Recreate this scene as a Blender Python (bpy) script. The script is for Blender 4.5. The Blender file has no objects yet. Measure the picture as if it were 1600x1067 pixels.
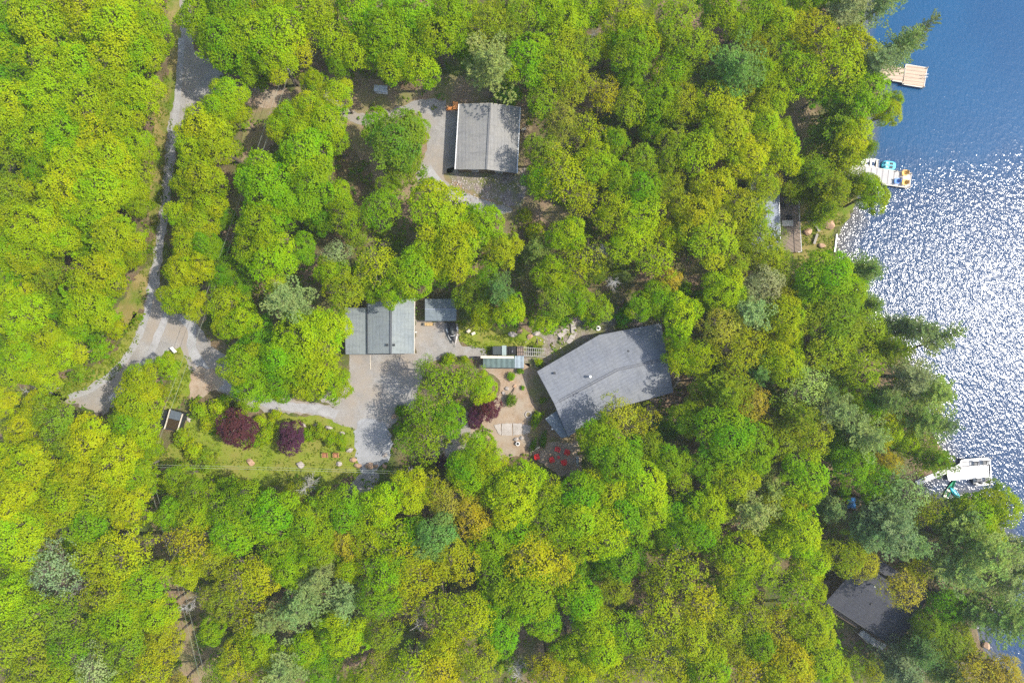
import bpy, bmesh, math, random
import numpy as np
from mathutils import Vector, Matrix, Quaternion

S = bpy.context.scene
COL = S.collection
CAMH = 118.0
PXM = 9.04            # photo pixels per metre on the ground (1600 px wide photograph)
# ---------------------------------------------------------------- camera
cam = bpy.data.cameras.new('camera'); cam.sensor_width = 36; cam.lens = 36*CAMH*PXM/1600; cam.clip_end = 3000; cam.clip_start = 1
co = bpy.data.objects.new('camera', cam); COL.objects.link(co); co.location = (0, 0, CAMH); S.camera = co
# ---------------------------------------------------------------- light
SUN_EL, SUN_AZ = math.radians(52), math.radians(3.5)      # azimuth measured from +X (photo right) towards +Y
sd = Vector((math.cos(SUN_EL)*math.cos(SUN_AZ), math.cos(SUN_EL)*math.sin(SUN_AZ), math.sin(SUN_EL)))
w = bpy.data.worlds.new('World'); S.world = w; w.use_nodes = True
nt = w.node_tree; bg = nt.nodes['Background']; bg.inputs[1].default_value = 0.15
sky = nt.nodes.new('ShaderNodeTexSky'); sky.sky_type = 'NISHITA'; sky.sun_disc = False
sky.sun_elevation = SUN_EL; sky.sun_rotation = math.pi/2 - SUN_AZ; sky.dust_density = 1.5; sky.air_density = 1.0
nt.links.new(sky.outputs[0], bg.inputs[0])
sl = bpy.data.lights.new('sun', 'SUN'); sl.energy = 2.8; sl.angle = math.radians(0.5); sl.color = (1, 0.95, 0.86)
so = bpy.data.objects.new('sun', sl); COL.objects.link(so); so.rotation_euler = sd.to_track_quat('Z', 'Y').to_euler(); so.location = (60, 0, 80)
S.view_settings.view_transform = 'Standard'; S.view_settings.look = 'None'; S.view_settings.exposure = 1.13; S.view_settings.gamma = 1
S.cycles.use_denoising = False; S.cycles.max_bounces = 8; S.cycles.diffuse_bounces = 5; S.cycles.transmission_bounces = 5; S.cycles.glossy_bounces = 2

# ---------------------------------------------------------------- helpers
def P(u, v, h=0.0):
    k = (CAMH-h)/CAMH/PXM
    return ((u-800)*k, (533.5-v)*k, h)
ORI = {}
def link(o, parent=None):
    COL.objects.link(o)
    if parent is not None: o.parent = parent
    return o
def tag(o, label=None, cat=None, group=None, kind=None):
    if label: o['label'] = label
    if cat: o['category'] = cat
    if group: o['group'] = group
    if kind: o['kind'] = kind
    return o
def thing(name, label, cat, loc, group=None, rz=0):
    o = bpy.data.objects.new(name, None); link(o); o.location = loc; o.rotation_euler[2] = rz; o.empty_display_size = 0.3
    ORI[o.name] = Vector(loc); return tag(o, label, cat, group)
class MB:
    """collects polygons in world coordinates, builds one mesh"""
    def __init__(s): s.v = []; s.f = []
    def add(s, vs, fs):
        n = len(s.v); s.v += [tuple(x) for x in vs]; s.f += [tuple(i+n for i in f) for f in fs]; return s
    def box(s, c, d, rz=0, rx=0, ry=0):
        M = Matrix.Translation(c) @ Matrix.Rotation(rz, 4, 'Z') @ Matrix.Rotation(ry, 4, 'Y') @ Matrix.Rotation(rx, 4, 'X')
        vs = [M @ Vector((x*d[0]/2, y*d[1]/2, z*d[2]/2)) for x in (-1, 1) for y in (-1, 1) for z in (-1, 1)]
        return s.add(vs, [(0,1,3,2),(4,6,7,5),(0,4,5,1),(2,3,7,6),(0,2,6,4),(1,5,7,3)])
    def prism(s, pts, t):          # pts: 3D polygon (top), thickness t straight down
        n = len(pts); vs = [Vector(p) for p in pts] + [Vector(p)-Vector((0,0,t)) for p in pts]
        ar = sum(pts[i][0]*pts[(i+1)%n][1]-pts[(i+1)%n][0]*pts[i][1] for i in range(n))
        idx = list(range(n)) if ar > 0 else list(range(n))[::-1]
        fs = [tuple(idx), tuple(i+n for i in idx[::-1])]
        for a in range(n):
            i, j = idx[a], idx[(a+1)%n]; fs.append((i, i+n, j+n, j))
        return s.add(vs, fs)
    def tube(s, pts, rs, seg=6, cap=True):
        pts = [Vector(p) for p in pts]
        if not hasattr(rs, '__len__'): rs = [rs]*len(pts)
        base = len(s.v); up = None
        for i, p in enumerate(pts):
            d = (pts[min(i+1, len(pts)-1)]-pts[max(i-1, 0)]).normalized()
            a = d.orthogonal().normalized() if up is None else (up - d*up.dot(d)).normalized()
            up = a; b = d.cross(a)
            for k in range(seg):
                t = 2*math.pi*k/seg; s.v.append(tuple(p + (a*math.cos(t)+b*math.sin(t))*rs[i]))
        for i in range(len(pts)-1):
            for k in range(seg):
                q = base+i*seg; s.f.append((q+k, q+(k+1)%seg, q+seg+(k+1)%seg, q+seg+k))
        if cap:
            s.f.append(tuple(base+k for k in range(seg))[::-1]); e = base+(len(pts)-1)*seg; s.f.append(tuple(e+k for k in range(seg)))
        return s
    def cyl(s, c, r, h, seg=12, r2=None): return s.tube([c, (c[0], c[1], c[2]+h)], [r, r if r2 is None else r2], seg)
    def build(s, name, m, parent=None, smooth=False, bevel=0, local=False):
        o0 = Vector((0,0,0))
        if parent is not None and not local:
            q = parent
            while q is not None: o0 = o0 + ORI.get(q.name, Vector((0,0,0))); q = q.parent
        vs = [tuple(Vector(x)-o0) for x in s.v] if o0.length else s.v
        me = bpy.data.meshes.new(name); me.from_pydata(vs, [], s.f); me.materials.append(m); me.update()
        if smooth: me.polygons.foreach_set('use_smooth', [True]*len(me.polygons))
        o = bpy.data.objects.new(name, me); link(o, parent)
        if bevel:
            b = o.modifiers.new('bevel', 'BEVEL'); b.width = bevel; b.segments = 2; b.limit_method = 'ANGLE'
        return o

# ---------------------------------------------------------------- materials
def mat(name):
    m = bpy.data.materials.new(name); m.use_nodes = True; t = m.node_tree
    return m, t, t.nodes['Principled BSDF']
def N(t, k, **kw):
    n = t.nodes.new('ShaderNode'+k)
    for a, b in kw.items(): setattr(n, a, b)
    return n
def noise(t, scale, detail=4, rough=0.6, vec=None, stretch=None, rot=0, dist=0):
    n = N(t, 'TexNoise'); n.inputs['Scale'].default_value = scale; n.inputs['Detail'].default_value = detail; n.inputs['Roughness'].default_value = rough
    n.inputs['Distortion'].default_value = dist
    g = N(t, 'NewGeometry').outputs['Position'] if vec is None else vec
    if stretch or rot:
        mp = N(t, 'Mapping'); mp.inputs['Scale'].default_value = stretch or (1,1,1); 
        mr = N(t, 'Mapping'); mr.inputs['Rotation'].default_value = (0, 0, rot)
        t.links.new(g, mr.inputs[0]); t.links.new(mr.outputs[0], mp.inputs[0]); g = mp.outputs[0]
    t.links.new(g, n.inputs['Vector']); return n.outputs['Fac']
def ramp(t, fac, stops):
    r = N(t, 'ValToRGB'); t.links.new(fac, r.inputs[0]); e = r.color_ramp.elements
    while len(e) < len(stops): e.new(0.5)
    for q, (p, c) in zip(e, stops): q.position = p; q.color = (c[0], c[1], c[2], 1)
    return r.outputs[0]
def mixc(t, fac, a, b, mode='MIX'):
    n = N(t, 'Mix', data_type='RGBA', blend_type=mode)
    for s, x in ((n.inputs[0], fac), (n.inputs[6], a), (n.inputs[7], b)):
        if isinstance(x, (int, float)): s.default_value = x
        elif isinstance(x, tuple): s.default_value = (x[0], x[1], x[2], 1)
        else: t.links.new(x, s)
    return n.outputs[2]
def bump(t, b, h, strength=0.5, dist=0.05):
    n = N(t, 'Bump'); n.inputs['Strength'].default_value = strength; n.inputs['Distance'].default_value = dist
    t.links.new(h, n.inputs['Height']); t.links.new(n.outputs[0], b.inputs['Normal'])
def plain(name, c, rough=0.7, metal=0.0, var=0.12, scale=3.0):
    m, t, b = mat(name); f = noise(t, scale, 5)
    lo = tuple(x*(1-var) for x in c); hi = tuple(min(1, x*(1+var)) for x in c)
    t.links.new(ramp(t, f, [(0.3, lo), (0.7, hi)]), b.inputs['Base Color'])
    b.inputs['Roughness'].default_value = rough; b.inputs['Metallic'].default_value = metal; return m
def earth(name, stops, s1, s2, s3, rough=0.95, bd=0.04, tint=None, bs=0.6):
    """stops of a ramp driven by mixed fine noise; second layer of blotches"""
    m, t, b = mat(name); a = noise(t, s1, 8, 0.7); f = noise(t, s2, 6, 0.7)
    mx = N(t, 'Math', operation='ADD'); mh = N(t, 'Math', operation='MULTIPLY'); mh.inputs[1].default_value = 0.5
    t.links.new(a, mx.inputs[0]); t.links.new(f, mx.inputs[1]); t.links.new(mx.outputs[0], mh.inputs[0])
    c = ramp(t, mh.outputs[0], stops)
    if tint:
        g = noise(t, s3, 4, 0.6); c = mixc(t, ramp(t, g, [(0.42, (0,0,0)), (0.62, (1,1,1))]), c, tint)
    t.links.new(c, b.inputs['Base Color']); b.inputs['Roughness'].default_value = rough
    b.inputs['Specular IOR Level'].default_value = 0.2
    bump(t, b, f, bs, bd); return m
M = {}
M['litter'] = earth('leaf_litter', [(0.3, (0.05,0.035,0.018)), (0.47, (0.13,0.085,0.05)), (0.56, (0.23,0.16,0.10)), (0.7, (0.33,0.26,0.19))], 0.35, 4.5, 0.12, bd=0.12, tint=(0.07,0.10,0.015))
M['grass'] = earth('lawn_grass', [(0.34, (0.08,0.14,0.008)), (0.48, (0.15,0.205,0.012)), (0.56, (0.20,0.24,0.02)), (0.68, (0.28,0.26,0.07))], 0.30, 4.5, 0.22, bd=0.09, tint=(0.21,0.20,0.04))
M['drygrass'] = earth('rough_dry_grass', [(0.3, (0.12,0.12,0.02)), (0.5, (0.24,0.19,0.06)), (0.7, (0.36,0.27,0.13))], 0.4, 5, 0.25, bd=0.06, tint=(0.11,0.16,0.01))
M['gravel'] = earth('grey_gravel', [(0.32, (0.15,0.14,0.12)), (0.46, (0.235,0.22,0.20)), (0.54, (0.29,0.275,0.255)), (0.68, (0.41,0.395,0.37))], 0.30, 6, 0.13, bd=0.05, tint=(0.29,0.245,0.195))
M['gravel_pale'] = earth('pale_gravel', [(0.3, (0.19,0.19,0.19)), (0.5, (0.28,0.28,0.28)), (0.7, (0.40,0.40,0.40))], 0.5, 7, 0.3, bd=0.03)
M['track'] = earth('packed_wheel_track', [(0.35, (0.20,0.19,0.175)), (0.5, (0.31,0.30,0.29)), (0.68, (0.42,0.41,0.40))], 0.5, 8, 0.3, bd=0.02)
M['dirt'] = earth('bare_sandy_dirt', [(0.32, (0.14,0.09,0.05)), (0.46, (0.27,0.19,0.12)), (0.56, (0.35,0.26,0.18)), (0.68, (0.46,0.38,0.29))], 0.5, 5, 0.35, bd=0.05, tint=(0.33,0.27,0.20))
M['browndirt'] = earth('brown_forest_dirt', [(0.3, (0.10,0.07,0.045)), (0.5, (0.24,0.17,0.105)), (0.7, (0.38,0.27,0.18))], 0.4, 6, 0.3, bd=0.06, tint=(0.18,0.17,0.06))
M['rubble'] = earth('stony_rubble', [(0.3, (0.08,0.06,0.05)), (0.47, (0.20,0.16,0.14)), (0.58, (0.34,0.29,0.27)), (0.7, (0.5,0.45,0.42))], 1.2, 4, 0.35, bd=0.1, tint=(0.16,0.17,0.05))
M['rock'] = earth('granite_boulder', [(0.3, (0.2,0.17,0.15)), (0.5, (0.38,0.33,0.29)), (0.7, (0.55,0.5,0.45))], 1.5, 7, 0.6, bd=0.05)
M['rock_warm'] = earth('tan_boulder', [(0.3, (0.25,0.14,0.08)), (0.5, (0.42,0.27,0.17)), (0.7, (0.55,0.40,0.28))], 1.5, 7, 0.6, bd=0.05)
M['slab'] = earth('pale_flagstone', [(0.3, (0.25,0.22,0.18)), (0.5, (0.38,0.34,0.30)), (0.7, (0.50,0.46,0.42))], 0.8, 6, 0.6, bd=0.02)

def roof_mat(name, base, rot=0.0, pitch=0.3):
    """shingles: courses across the slope, streaky stains, moss blotches and specks of blown litter"""
    m, t, b = mat(name)
    f = noise(t, 2.6, 10, 0.8, stretch=(0.6, 3.0, 1), rot=rot); g = noise(t, 0.28, 5, 0.65); k = noise(t, 9, 4, 0.7); s_ = noise(t, 0.8, 6, 0.7, stretch=(2.2, 0.35, 1), rot=rot)
    c = ramp(t, f, [(0.30, tuple(x*0.66 for x in base)), (0.5, base), (0.70, tuple(min(1, x*1.34) for x in base))])
    wv = N(t, 'TexWave'); wv.bands_direction = 'Y'; wv.inputs['Scale'].default_value = 0.314/pitch/2; wv.inputs['Distortion'].default_value = 0.6
    mr = N(t, 'Mapping'); mr.inputs['Rotation'].default_value = (0,0,rot); t.links.new(N(t, 'NewGeometry').outputs['Position'], mr.inputs[0]); t.links.new(mr.outputs[0], wv.inputs[0])
    c = mixc(t, ramp(t, wv.outputs['Fac'], [(0.0, (0.4,)*3), (0.25, (0,0,0))]), c, tuple(x*0.6 for x in base))
    c = mixc(t, ramp(t, g, [(0.38, (0,0,0)), (0.66, (0.45,)*3)]), c, tuple(min(1, x*y) for x, y in zip(base, (1.35,1.28,1.12))))
    c = mixc(t, ramp(t, s_, [(0.50, (0,0,0)), (0.70, (0.65,)*3)]), c, tuple(x*0.62 for x in base))
    c = mixc(t, ramp(t, noise(t, 5.5, 3, 0.6), [(0.68, (0,0,0)), (0.74, (0.7,)*3)]), c, (0.16,0.15,0.05))
    t.links.new(c, b.inputs['Base Color']); b.inputs['Roughness'].default_value = 0.88; b.inputs['Specular IOR Level'].default_value = 0.2
    bump(t, b, k, 0.5, 0.02)
    return m
M['roof_house'] = roof_mat('blue_grey_shingle', (0.185,0.195,0.215), -0.5)
M['roof_garage'] = roof_mat('green_grey_shingle', (0.205,0.23,0.235), math.pi/2)
M['roof_cottage'] = roof_mat('brown_grey_shingle', (0.235,0.23,0.22), math.pi/2)
M['roof_shed'] = roof_mat('slate_blue_shingle', (0.17,0.20,0.22), 0)
M['roof_dark'] = roof_mat('charcoal_shingle', (0.055,0.057,0.068), 0.6)
M['roof_boat'] = roof_mat('steel_blue_shingle', (0.22,0.25,0.31), math.pi/2)
M['white'] = plain('white_paint', (0.74,0.73,0.70), 0.5)
M['cream'] = plain('cream_trim', (0.60,0.53,0.42), 0.6)
M['siding'] = plain('brown_siding', (0.16,0.11,0.075), 0.7, scale=1.5)
M['siding_grey'] = plain('grey_siding', (0.28,0.27,0.25), 0.7)
M['black'] = plain('black_plastic', (0.010,0.010,0.012), 0.6)
M['dark'] = plain('dark_metal', (0.035,0.037,0.04), 0.45, 0.4)
M['steel'] = plain('galvanised_steel', (0.5,0.5,0.51), 0.4, 0.7)
M['red'] = plain('red_painted_wood', (0.78,0.02,0.025), 0.5, var=0.25)
M['brownchair'] = plain('brown_stained_wood', (0.34,0.15,0.065), 0.6, var=0.25)
M['yellow'] = plain('yellow_plastic', (0.80,0.43,0.05), 0.45)
M['blue'] = plain('blue_plastic', (0.02,0.20,0.62), 0.45)
M['turq'] = plain('turquoise_plastic', (0.02,0.42,0.52), 0.35)
M['turqpale'] = plain('pale_turquoise_plastic', (0.25,0.66,0.72), 0.35)
M['green'] = plain('green_plastic', (0.02,0.30,0.14), 0.35)
M['tarp'] = plain('blue_tarpaulin', (0.02,0.17,0.42), 0.5, var=0.3, scale=1.5)
M['orange'] = plain('orange_wood', (0.62,0.23,0.055), 0.6, var=0.2)
M['glass'] = plain('dark_glazing', (0.02,0.025,0.03), 0.08)
M['polewood'] = plain('weathered_pole_wood', (0.30,0.27,0.23), 0.85, var=0.25)
M['wire'] = plain('grey_wire', (0.30,0.33,0.25), 0.5, 0.2)
M['bark'] = plain('tree_bark', (0.13,0.10,0.075), 0.95, var=0.35)
M['deadwood'] = plain('bleached_dead_wood', (0.34,0.32,0.29), 0.9, var=0.25)
def planks(name, base, rot, pitch=0.15):
    m, t, b = mat(name)
    f = noise(t, 2.2, 6, 0.7, stretch=(0.25, 4, 1), rot=rot); g = noise(t, 0.8, 4)
    wv = N(t, 'TexWave'); wv.bands_direction = 'Y'; wv.inputs['Scale'].default_value = 0.314/pitch/2; wv.inputs['Distortion'].default_value = 0
    mr = N(t, 'Mapping'); mr.inputs['Rotation'].default_value = (0,0,rot); t.links.new(N(t, 'NewGeometry').outputs['Position'], mr.inputs[0]); t.links.new(mr.outputs[0], wv.inputs[0])
    c = ramp(t, f, [(0.3, tuple(x*0.75 for x in base)), (0.7, tuple(min(1,x*1.2) for x in base))])
    c = mixc(t, ramp(t, wv.outputs['Fac'], [(0.0, (0.75,)*3), (0.14, (0,0,0))]), c, tuple(x*0.35 for x in base))
    t.links.new(c, b.inputs['Base Color']); b.inputs['Roughness'].default_value = 0.8; return m
M['deck_tan'] = planks('tan_dock_planks', (0.50,0.36,0.25), 0.12, 0.3)
M['deck_grey'] = planks('silvered_dock_planks', (0.46,0.43,0.40), math.pi/2+0.12, 0.5)
M['deck_white'] = planks('pale_dock_planks', (0.66,0.63,0.60), -0.07, 0.4)
M['deck_brown'] = planks('brown_deck_planks', (0.20,0.15,0.11), 0.6, 0.3)

def corrugated(name, base, pitch, rot, rough=0.4):
    m, t, b = mat(name)
    wv = N(t, 'TexWave'); wv.bands_direction = 'X'; wv.inputs['Scale'].default_value = 0.314/pitch/2; wv.inputs['Distortion'].default_value = 0
    mr = N(t, 'Mapping'); mr.inputs['Rotation'].default_value = (0,0,rot); t.links.new(N(t, 'NewGeometry').outputs['Position'], mr.inputs[0]); t.links.new(mr.outputs[0], wv.inputs[0])
    f = noise(t, 1.2, 5)
    c = mixc(t, wv.outputs['Fac'], tuple(x*0.6 for x in base), tuple(min(1,x*1.15) for x in base)); c = mixc(t, 0.35, c, ramp(t, f, [(0.3,tuple(x*0.6 for x in base)),(0.7,tuple(min(1,x*1.4) for x in base))]))
    t.links.new(c, b.inputs['Base Color']); b.inputs['Roughness'].default_value = rough; bump(t, b, wv.outputs['Fac'], 0.5, 0.03); return m
M['green_metal'] = corrugated('green_corrugated_metal', (0.12,0.165,0.15), 0.45, 0)
M['grey_metal'] = corrugated('grey_corrugated_metal', (0.30,0.35,0.37), 0.4, 0)

# leaves: object colour x per-leaf and per-clump variation stored on the faces
def leaf_mat(name, trans=0.48, gloss=0.6):
    m, t, b = mat(name)
    oi = N(t, 'ObjectInfo'); at = N(t, 'Attribute'); at.attribute_name = 'tint'
    sp = N(t, 'SeparateColor'); t.links.new(at.outputs['Color'], sp.inputs[0])
    hs = N(t, 'HueSaturation')
    def mr(src, lo, hi):
        n = N(t, 'MapRange'); n.inputs[3].default_value = lo; n.inputs[4].default_value = hi; t.links.new(src, n.inputs[0]); return n.outputs[0]
    t.links.new(mr(sp.outputs[1], 0.468, 0.528), hs.inputs['Hue']); t.links.new(mr(sp.outputs[0], 0.84, 1.17), hs.inputs['Value'])
    t.links.new(mr(sp.outputs[2], 0.98, 1.14), hs.inputs['Saturation'])
    t.links.new(oi.outputs['Color'], hs.inputs['Color'])
    t.links.new(hs.outputs[0], b.inputs['Base Color']); b.inputs['Roughness'].default_value = gloss; b.inputs['Specular IOR Level'].default_value = 0.08
    tr = N(t, 'BsdfTranslucent'); t.links.new(mixc(t, 1.0, hs.outputs[0], (1.0,1.0,0.3), 'MULTIPLY'), tr.inputs[0])
    mx = N(t, 'MixShader'); mx.inputs[0].default_value = trans
    t.links.new(b.outputs[0], mx.inputs[1]); t.links.new(tr.outputs[0], mx.inputs[2]); t.links.new(mx.outputs[0], t.nodes['Material Output'].inputs[0]); return m
M['leaf'] = leaf_mat('broad_leaves'); M['needle'] = leaf_mat('conifer_needles', 0.35, 0.6)

# water
def water_mat():
    m, t, b = mat('lake_water')
    depth = N(t, 'Attribute'); depth.attribute_name = 'shallow'
    c = mixc(t, depth.outputs['Fac'], (0.006,0.060,0.145), (0.10,0.09,0.075))
    big = noise(t, 0.045, 3); c = mixc(t, ramp(t, big, [(0.35,(0,0,0)),(0.7,(0.5,0.5,0.5))]), c, (0.009,0.085,0.185))
    t.links.new(c, b.inputs['Base Color']); b.inputs['Roughness'].default_value = 0.15; b.inputs['IOR'].default_value = 1.33
    a = noise(t, 2.1, 1, 0.5, stretch=(1.0, 0.45, 1), rot=-0.5, dist=0.3)
    f = noise(t, 4.5, 1, 0.5, stretch=(1.0, 0.6, 1), rot=0.15, dist=0.3)
    s1 = N(t, 'Math', operation='MULTIPLY'); s1.inputs[1].default_value = 0.4; t.links.new(f, s1.inputs[0])
    ad = N(t, 'Math', operation='ADD'); t.links.new(a, ad.inputs[0]); t.links.new(s1.outputs[0], ad.inputs[1])
    sc_ = c
    # calm water in the lee at the top, wind ripples elsewhere
    sx = N(t, 'SeparateXYZ'); t.links.new(N(t, 'NewGeometry').outputs['Position'], sx.inputs[0])
    wn = noise(t, 0.12, 3); mw = N(t, 'Math', operation='MULTIPLY_ADD'); t.links.new(wn, mw.inputs[0]); mw.inputs[1].default_value = 9.0; t.links.new(sx.outputs[1], mw.inputs[2])
    mr = N(t, 'MapRange'); mr.interpolation_type = 'SMOOTHSTEP'; t.links.new(mw.outputs[0], mr.inputs[0]); mr.inputs[1].default_value = 31.0; mr.inputs[2].default_value = 39.0; mr.inputs[3].default_value = 0.125; mr.inputs[4].default_value = 0.045
    mk = N(t, 'MapRange'); t.links.new(mw.outputs[0], mk.inputs[0]); mk.inputs[1].default_value = 31.0; mk.inputs[2].default_value = 39.0; mk.inputs[3].default_value = 0.75; mk.inputs[4].default_value = 0.0
    sh_ = mixc(t, mk.outputs[0], c, (0.026,0.048,0.098)); sh_ = mixc(t, depth.outputs['Fac'], sh_, (0.10,0.09,0.075)); t.links.new(sh_, b.inputs['Base Color'])  # greyer navy mixed in: silvery glitter of the ripples put into the colour
    bn = N(t, 'Bump'); bn.inputs['Strength'].default_value = 1.0; t.links.new(mr.outputs[0], bn.inputs['Distance']); t.links.new(ad.outputs[0], bn.inputs['Height']); t.links.new(bn.outputs[0], b.inputs['Normal'])
    return m
M['water'] = water_mat()
# ---------------------------------------------------------------- ground, water, roads
rnd = random.Random(7)
def rough_outline(pts, amp=0.35, step=0.6, seed=1, closed=True, smooth=True):
    """pixel polygon -> smoothed, slightly ragged metric outline"""
    r = random.Random(seed); q = [Vector(P(*p)[:2]) for p in pts]; out = []
    n = len(q)
    for i in range(n if closed else n-1):
        p0, p1, p2, p3 = q[(i-1)%n], q[i], q[(i+1)%n], q[(i+2)%n]
        if not closed: p0 = q[max(i-1,0)]; p3 = q[min(i+2,n-1)]
        L = (p2-p1).length; k = max(1, int(L/step))
        for j in range(k):
            t = j/k
            c = 0.5*((2*p1)+(p2-p0)*t+(2*p0-5*p1+4*p2-p3)*t*t+(-p0+3*p1-3*p2+p3)*t**3) if smooth else p1.lerp(p2, t)
            out.append(c + Vector((r.uniform(-amp,amp), r.uniform(-amp,amp))))
    return out
from mathutils.geometry import tessellate_polygon
def sheet(name, pts, z, m, amp=0.3, seed=1, smooth=True, step=0.6):
    o = rough_outline(pts, amp, step, seed, True, smooth)
    v3 = [Vector((p.x, p.y, z)) for p in o]; tris = tessellate_polygon([v3])
    fs = []
    for a, b_, c in tris:
        cr = (v3[b_]-v3[a]).cross(v3[c]-v3[a]).z
        if abs(cr) > 1e-9: fs.append((a,b_,c) if cr > 0 else (a,c,b_))
    mb = MB(); mb.add(v3, fs); ob = mb.build(name, m); tag(ob, kind='structure'); return ob
def ribbon(name, pts, width, z, m, amp=0.12, seed=1):
    """strip along a pixel polyline"""
    c = rough_outline(pts, 0, 0.6, seed, False); r = random.Random(seed); mb = MB(); vs = []
    for i, p in enumerate(c):
        d = (c[min(i+1,len(c)-1)]-c[max(i-1,0)]).normalized(); nn = Vector((-d.y, d.x)); wd = width(i/len(c)) if callable(width) else width
        vs.append((*(p+nn*(wd/2+r.uniform(-amp,amp))), z)); vs.append((*(p-nn*(wd/2+r.uniform(-amp,amp))), z))
    mb.add(vs, [(2*i+1, 2*i+3, 2*i+2, 2*i) for i in range(len(c)-1)])
    ob = mb.build(name, m); tag(ob, kind='structure'); return ob

SHORE = [(1335,-260),(1342,-120),(1352,-40),(1352,10),(1340,45),(1342,85),(1368,112),(1372,150),(1352,190),(1348,232),(1336,262),(1338,310),(1322,338),(1309,362),(1304,396),(1325,430),(1345,480),(1368,520),(1412,556),(1440,610),(1452,668),(1474,710),(1480,732),(1440,748),(1433,775),(1462,790),(1510,778),(1545,800),(1572,856),(1570,920),(1528,975),(1532,1010),(1560,1045),(1612,1085),(1660,1180),(1700,1330)]
sh = rough_outline(SHORE, 0.22, 0.7, 3, False)
land = [Vector((-700,700)), Vector((-700,-700)), Vector((120,-700))] + sh[::-1] + [Vector((70,700))]
v3 = [Vector((p.x,p.y,0)) for p in land]; tr = tessellate_polygon([v3])
mb = MB(); mb.add(v3, [(a,b_,c) if (v3[b_]-v3[a]).cross(v3[c]-v3[a]).z > 0 else (a,c,b_) for a,b_,c in tr])
k0 = len(sh); vs = []
for i, p in enumerate(sh):
    d = (sh[min(i+2,k0-1)]-sh[max(i-2,0)]).normalized(); nn = Vector((-d.y, d.x))
    if nn.x < 0 and abs(d.y) > 0.05 and False: nn = -nn
    q = p + nn*rnd.uniform(1.0, 1.6)
    vs += [(p.x,p.y,0), (q.x,q.y,-1.4)]
mb.add(vs, [(2*i, 2*i+1, 2*i+3, 2*i+2) for i in range(k0-1)])
g = mb.build('ground', M['litter']); tag(g, kind='structure')
WZ = -0.45
# water: one fine grid near the shore (carries the depth of the shallows) out to the far side
xs = list(np.arange(48, 96, 0.8)) + [110, 150, 250, 450, 700]; ys = [-700,-300,-150] + list(np.arange(-75, 75, 0.8)) + [150,300,700]
xs = [20.0, 35.0] + xs; mb = MB(); vs = [(x,y,WZ) for y in ys for x in xs]; nx = len(xs)
mb.add(vs, [(j*nx+i, j*nx+i+1, (j+1)*nx+i+1, (j+1)*nx+i) for j in range(len(ys)-1) for i in range(nx-1)])
wo = mb.build('lake', M['water']); tag(wo, kind='structure')
sa = np.array([(p.x,p.y) for p in sh]); at = wo.data.attributes.new('shallow', 'FLOAT', 'POINT'); vv = np.array(vs)[:, :2]
beach = Vector(P(1312,372)[:2])
val = np.zeros(len(vv), dtype=np.float32)
for i, p in enumerate(vv):
    d = math.sqrt(((sa-p)**2).sum(1).min()); b_ = math.hypot(p[0]-beach.x, p[1]-beach.y)
    val[i] = max(0, 0.8*(1-d/3.2)) if b_ > 6 else max(0, 1-d/5.0)
at.data.foreach_set('value', val)

Z = 0.004
# open ground in the clearings
sheet('dirt_patch', [(215,430),(245,400),(240,360),(228,330),(235,290),(240,150),(262,120),(285,110),(262,200),(256,300),(238,400),(222,480),(190,520),(168,510)], Z, M['drygrass'], 0.5, 2)
sheet('road_verge', [(262,0),(296,-40),(300,40),(288,100),(270,200),(266,300),(250,330),(236,300),(250,180),(262,110)], 2*Z, M['drygrass'], 0.4, 5)
sheet('verge', [(205,500),(225,490),(215,540),(180,590),(130,620),(90,630),(60,620),(90,595),(150,570),(185,540)], Z, M['grass'], 0.4, 9)
sheet('forest_track', [(0,612),(60,606),(100,618),(100,640),(50,655),(0,680)], Z, M['drygrass'], 0.5, 10)
sheet('corridor', [(395,160),(440,170),(420,240),(400,300),(360,380),(340,440),(320,500),(300,520),(300,480),(340,400),(350,330),(375,260),(385,200)], Z, M['browndirt'], 0.5, 12)
sheet('corridor_south', [(236,780),(270,800),(300,880),(330,960),(345,1080),(290,1080),(280,990),(255,900),(240,840)], Z, M['browndirt'], 0.6, 13)
sheet('yard', [(505,210),(560,240),(600,300),(640,310),(660,270),(700,300),(780,340),(900,360),(905,330),(830,300),(826,250),(820,140),(700,120),(640,140),(560,120),(520,110),(470,130),(440,160),(500,180)], Z, M['browndirt'], 0.5, 14)
sheet('rubble_bed', [(700,274),(720,290),(775,315),(815,322),(820,270),(812,262),(712,262)], 3*Z, M['rubble'], 0.3, 15)
sheet('side_drive', [(318,120),(345,128),(400,136),(445,137),(452,168),(400,166),(350,160),(310,190),(300,150)], 2*Z, M['dirt'], 0.25, 16)
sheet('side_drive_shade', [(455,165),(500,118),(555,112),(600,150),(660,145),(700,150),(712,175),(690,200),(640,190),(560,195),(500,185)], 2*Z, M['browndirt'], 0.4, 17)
sheet('cottage_drive', [(640,165),(690,170),(716,172),(711,262),(692,276),(735,312),(790,322),(800,330),(770,336),(720,318),(690,302),(662,292),(650,270),(668,230),(664,195)], 3*Z, M['gravel'], 0.2, 18)
ribbon('wheel_track', [(668,262),(690,288),(725,308),(775,324)], 1.3, 4*Z, M['track'], 0.1, 19)
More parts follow.
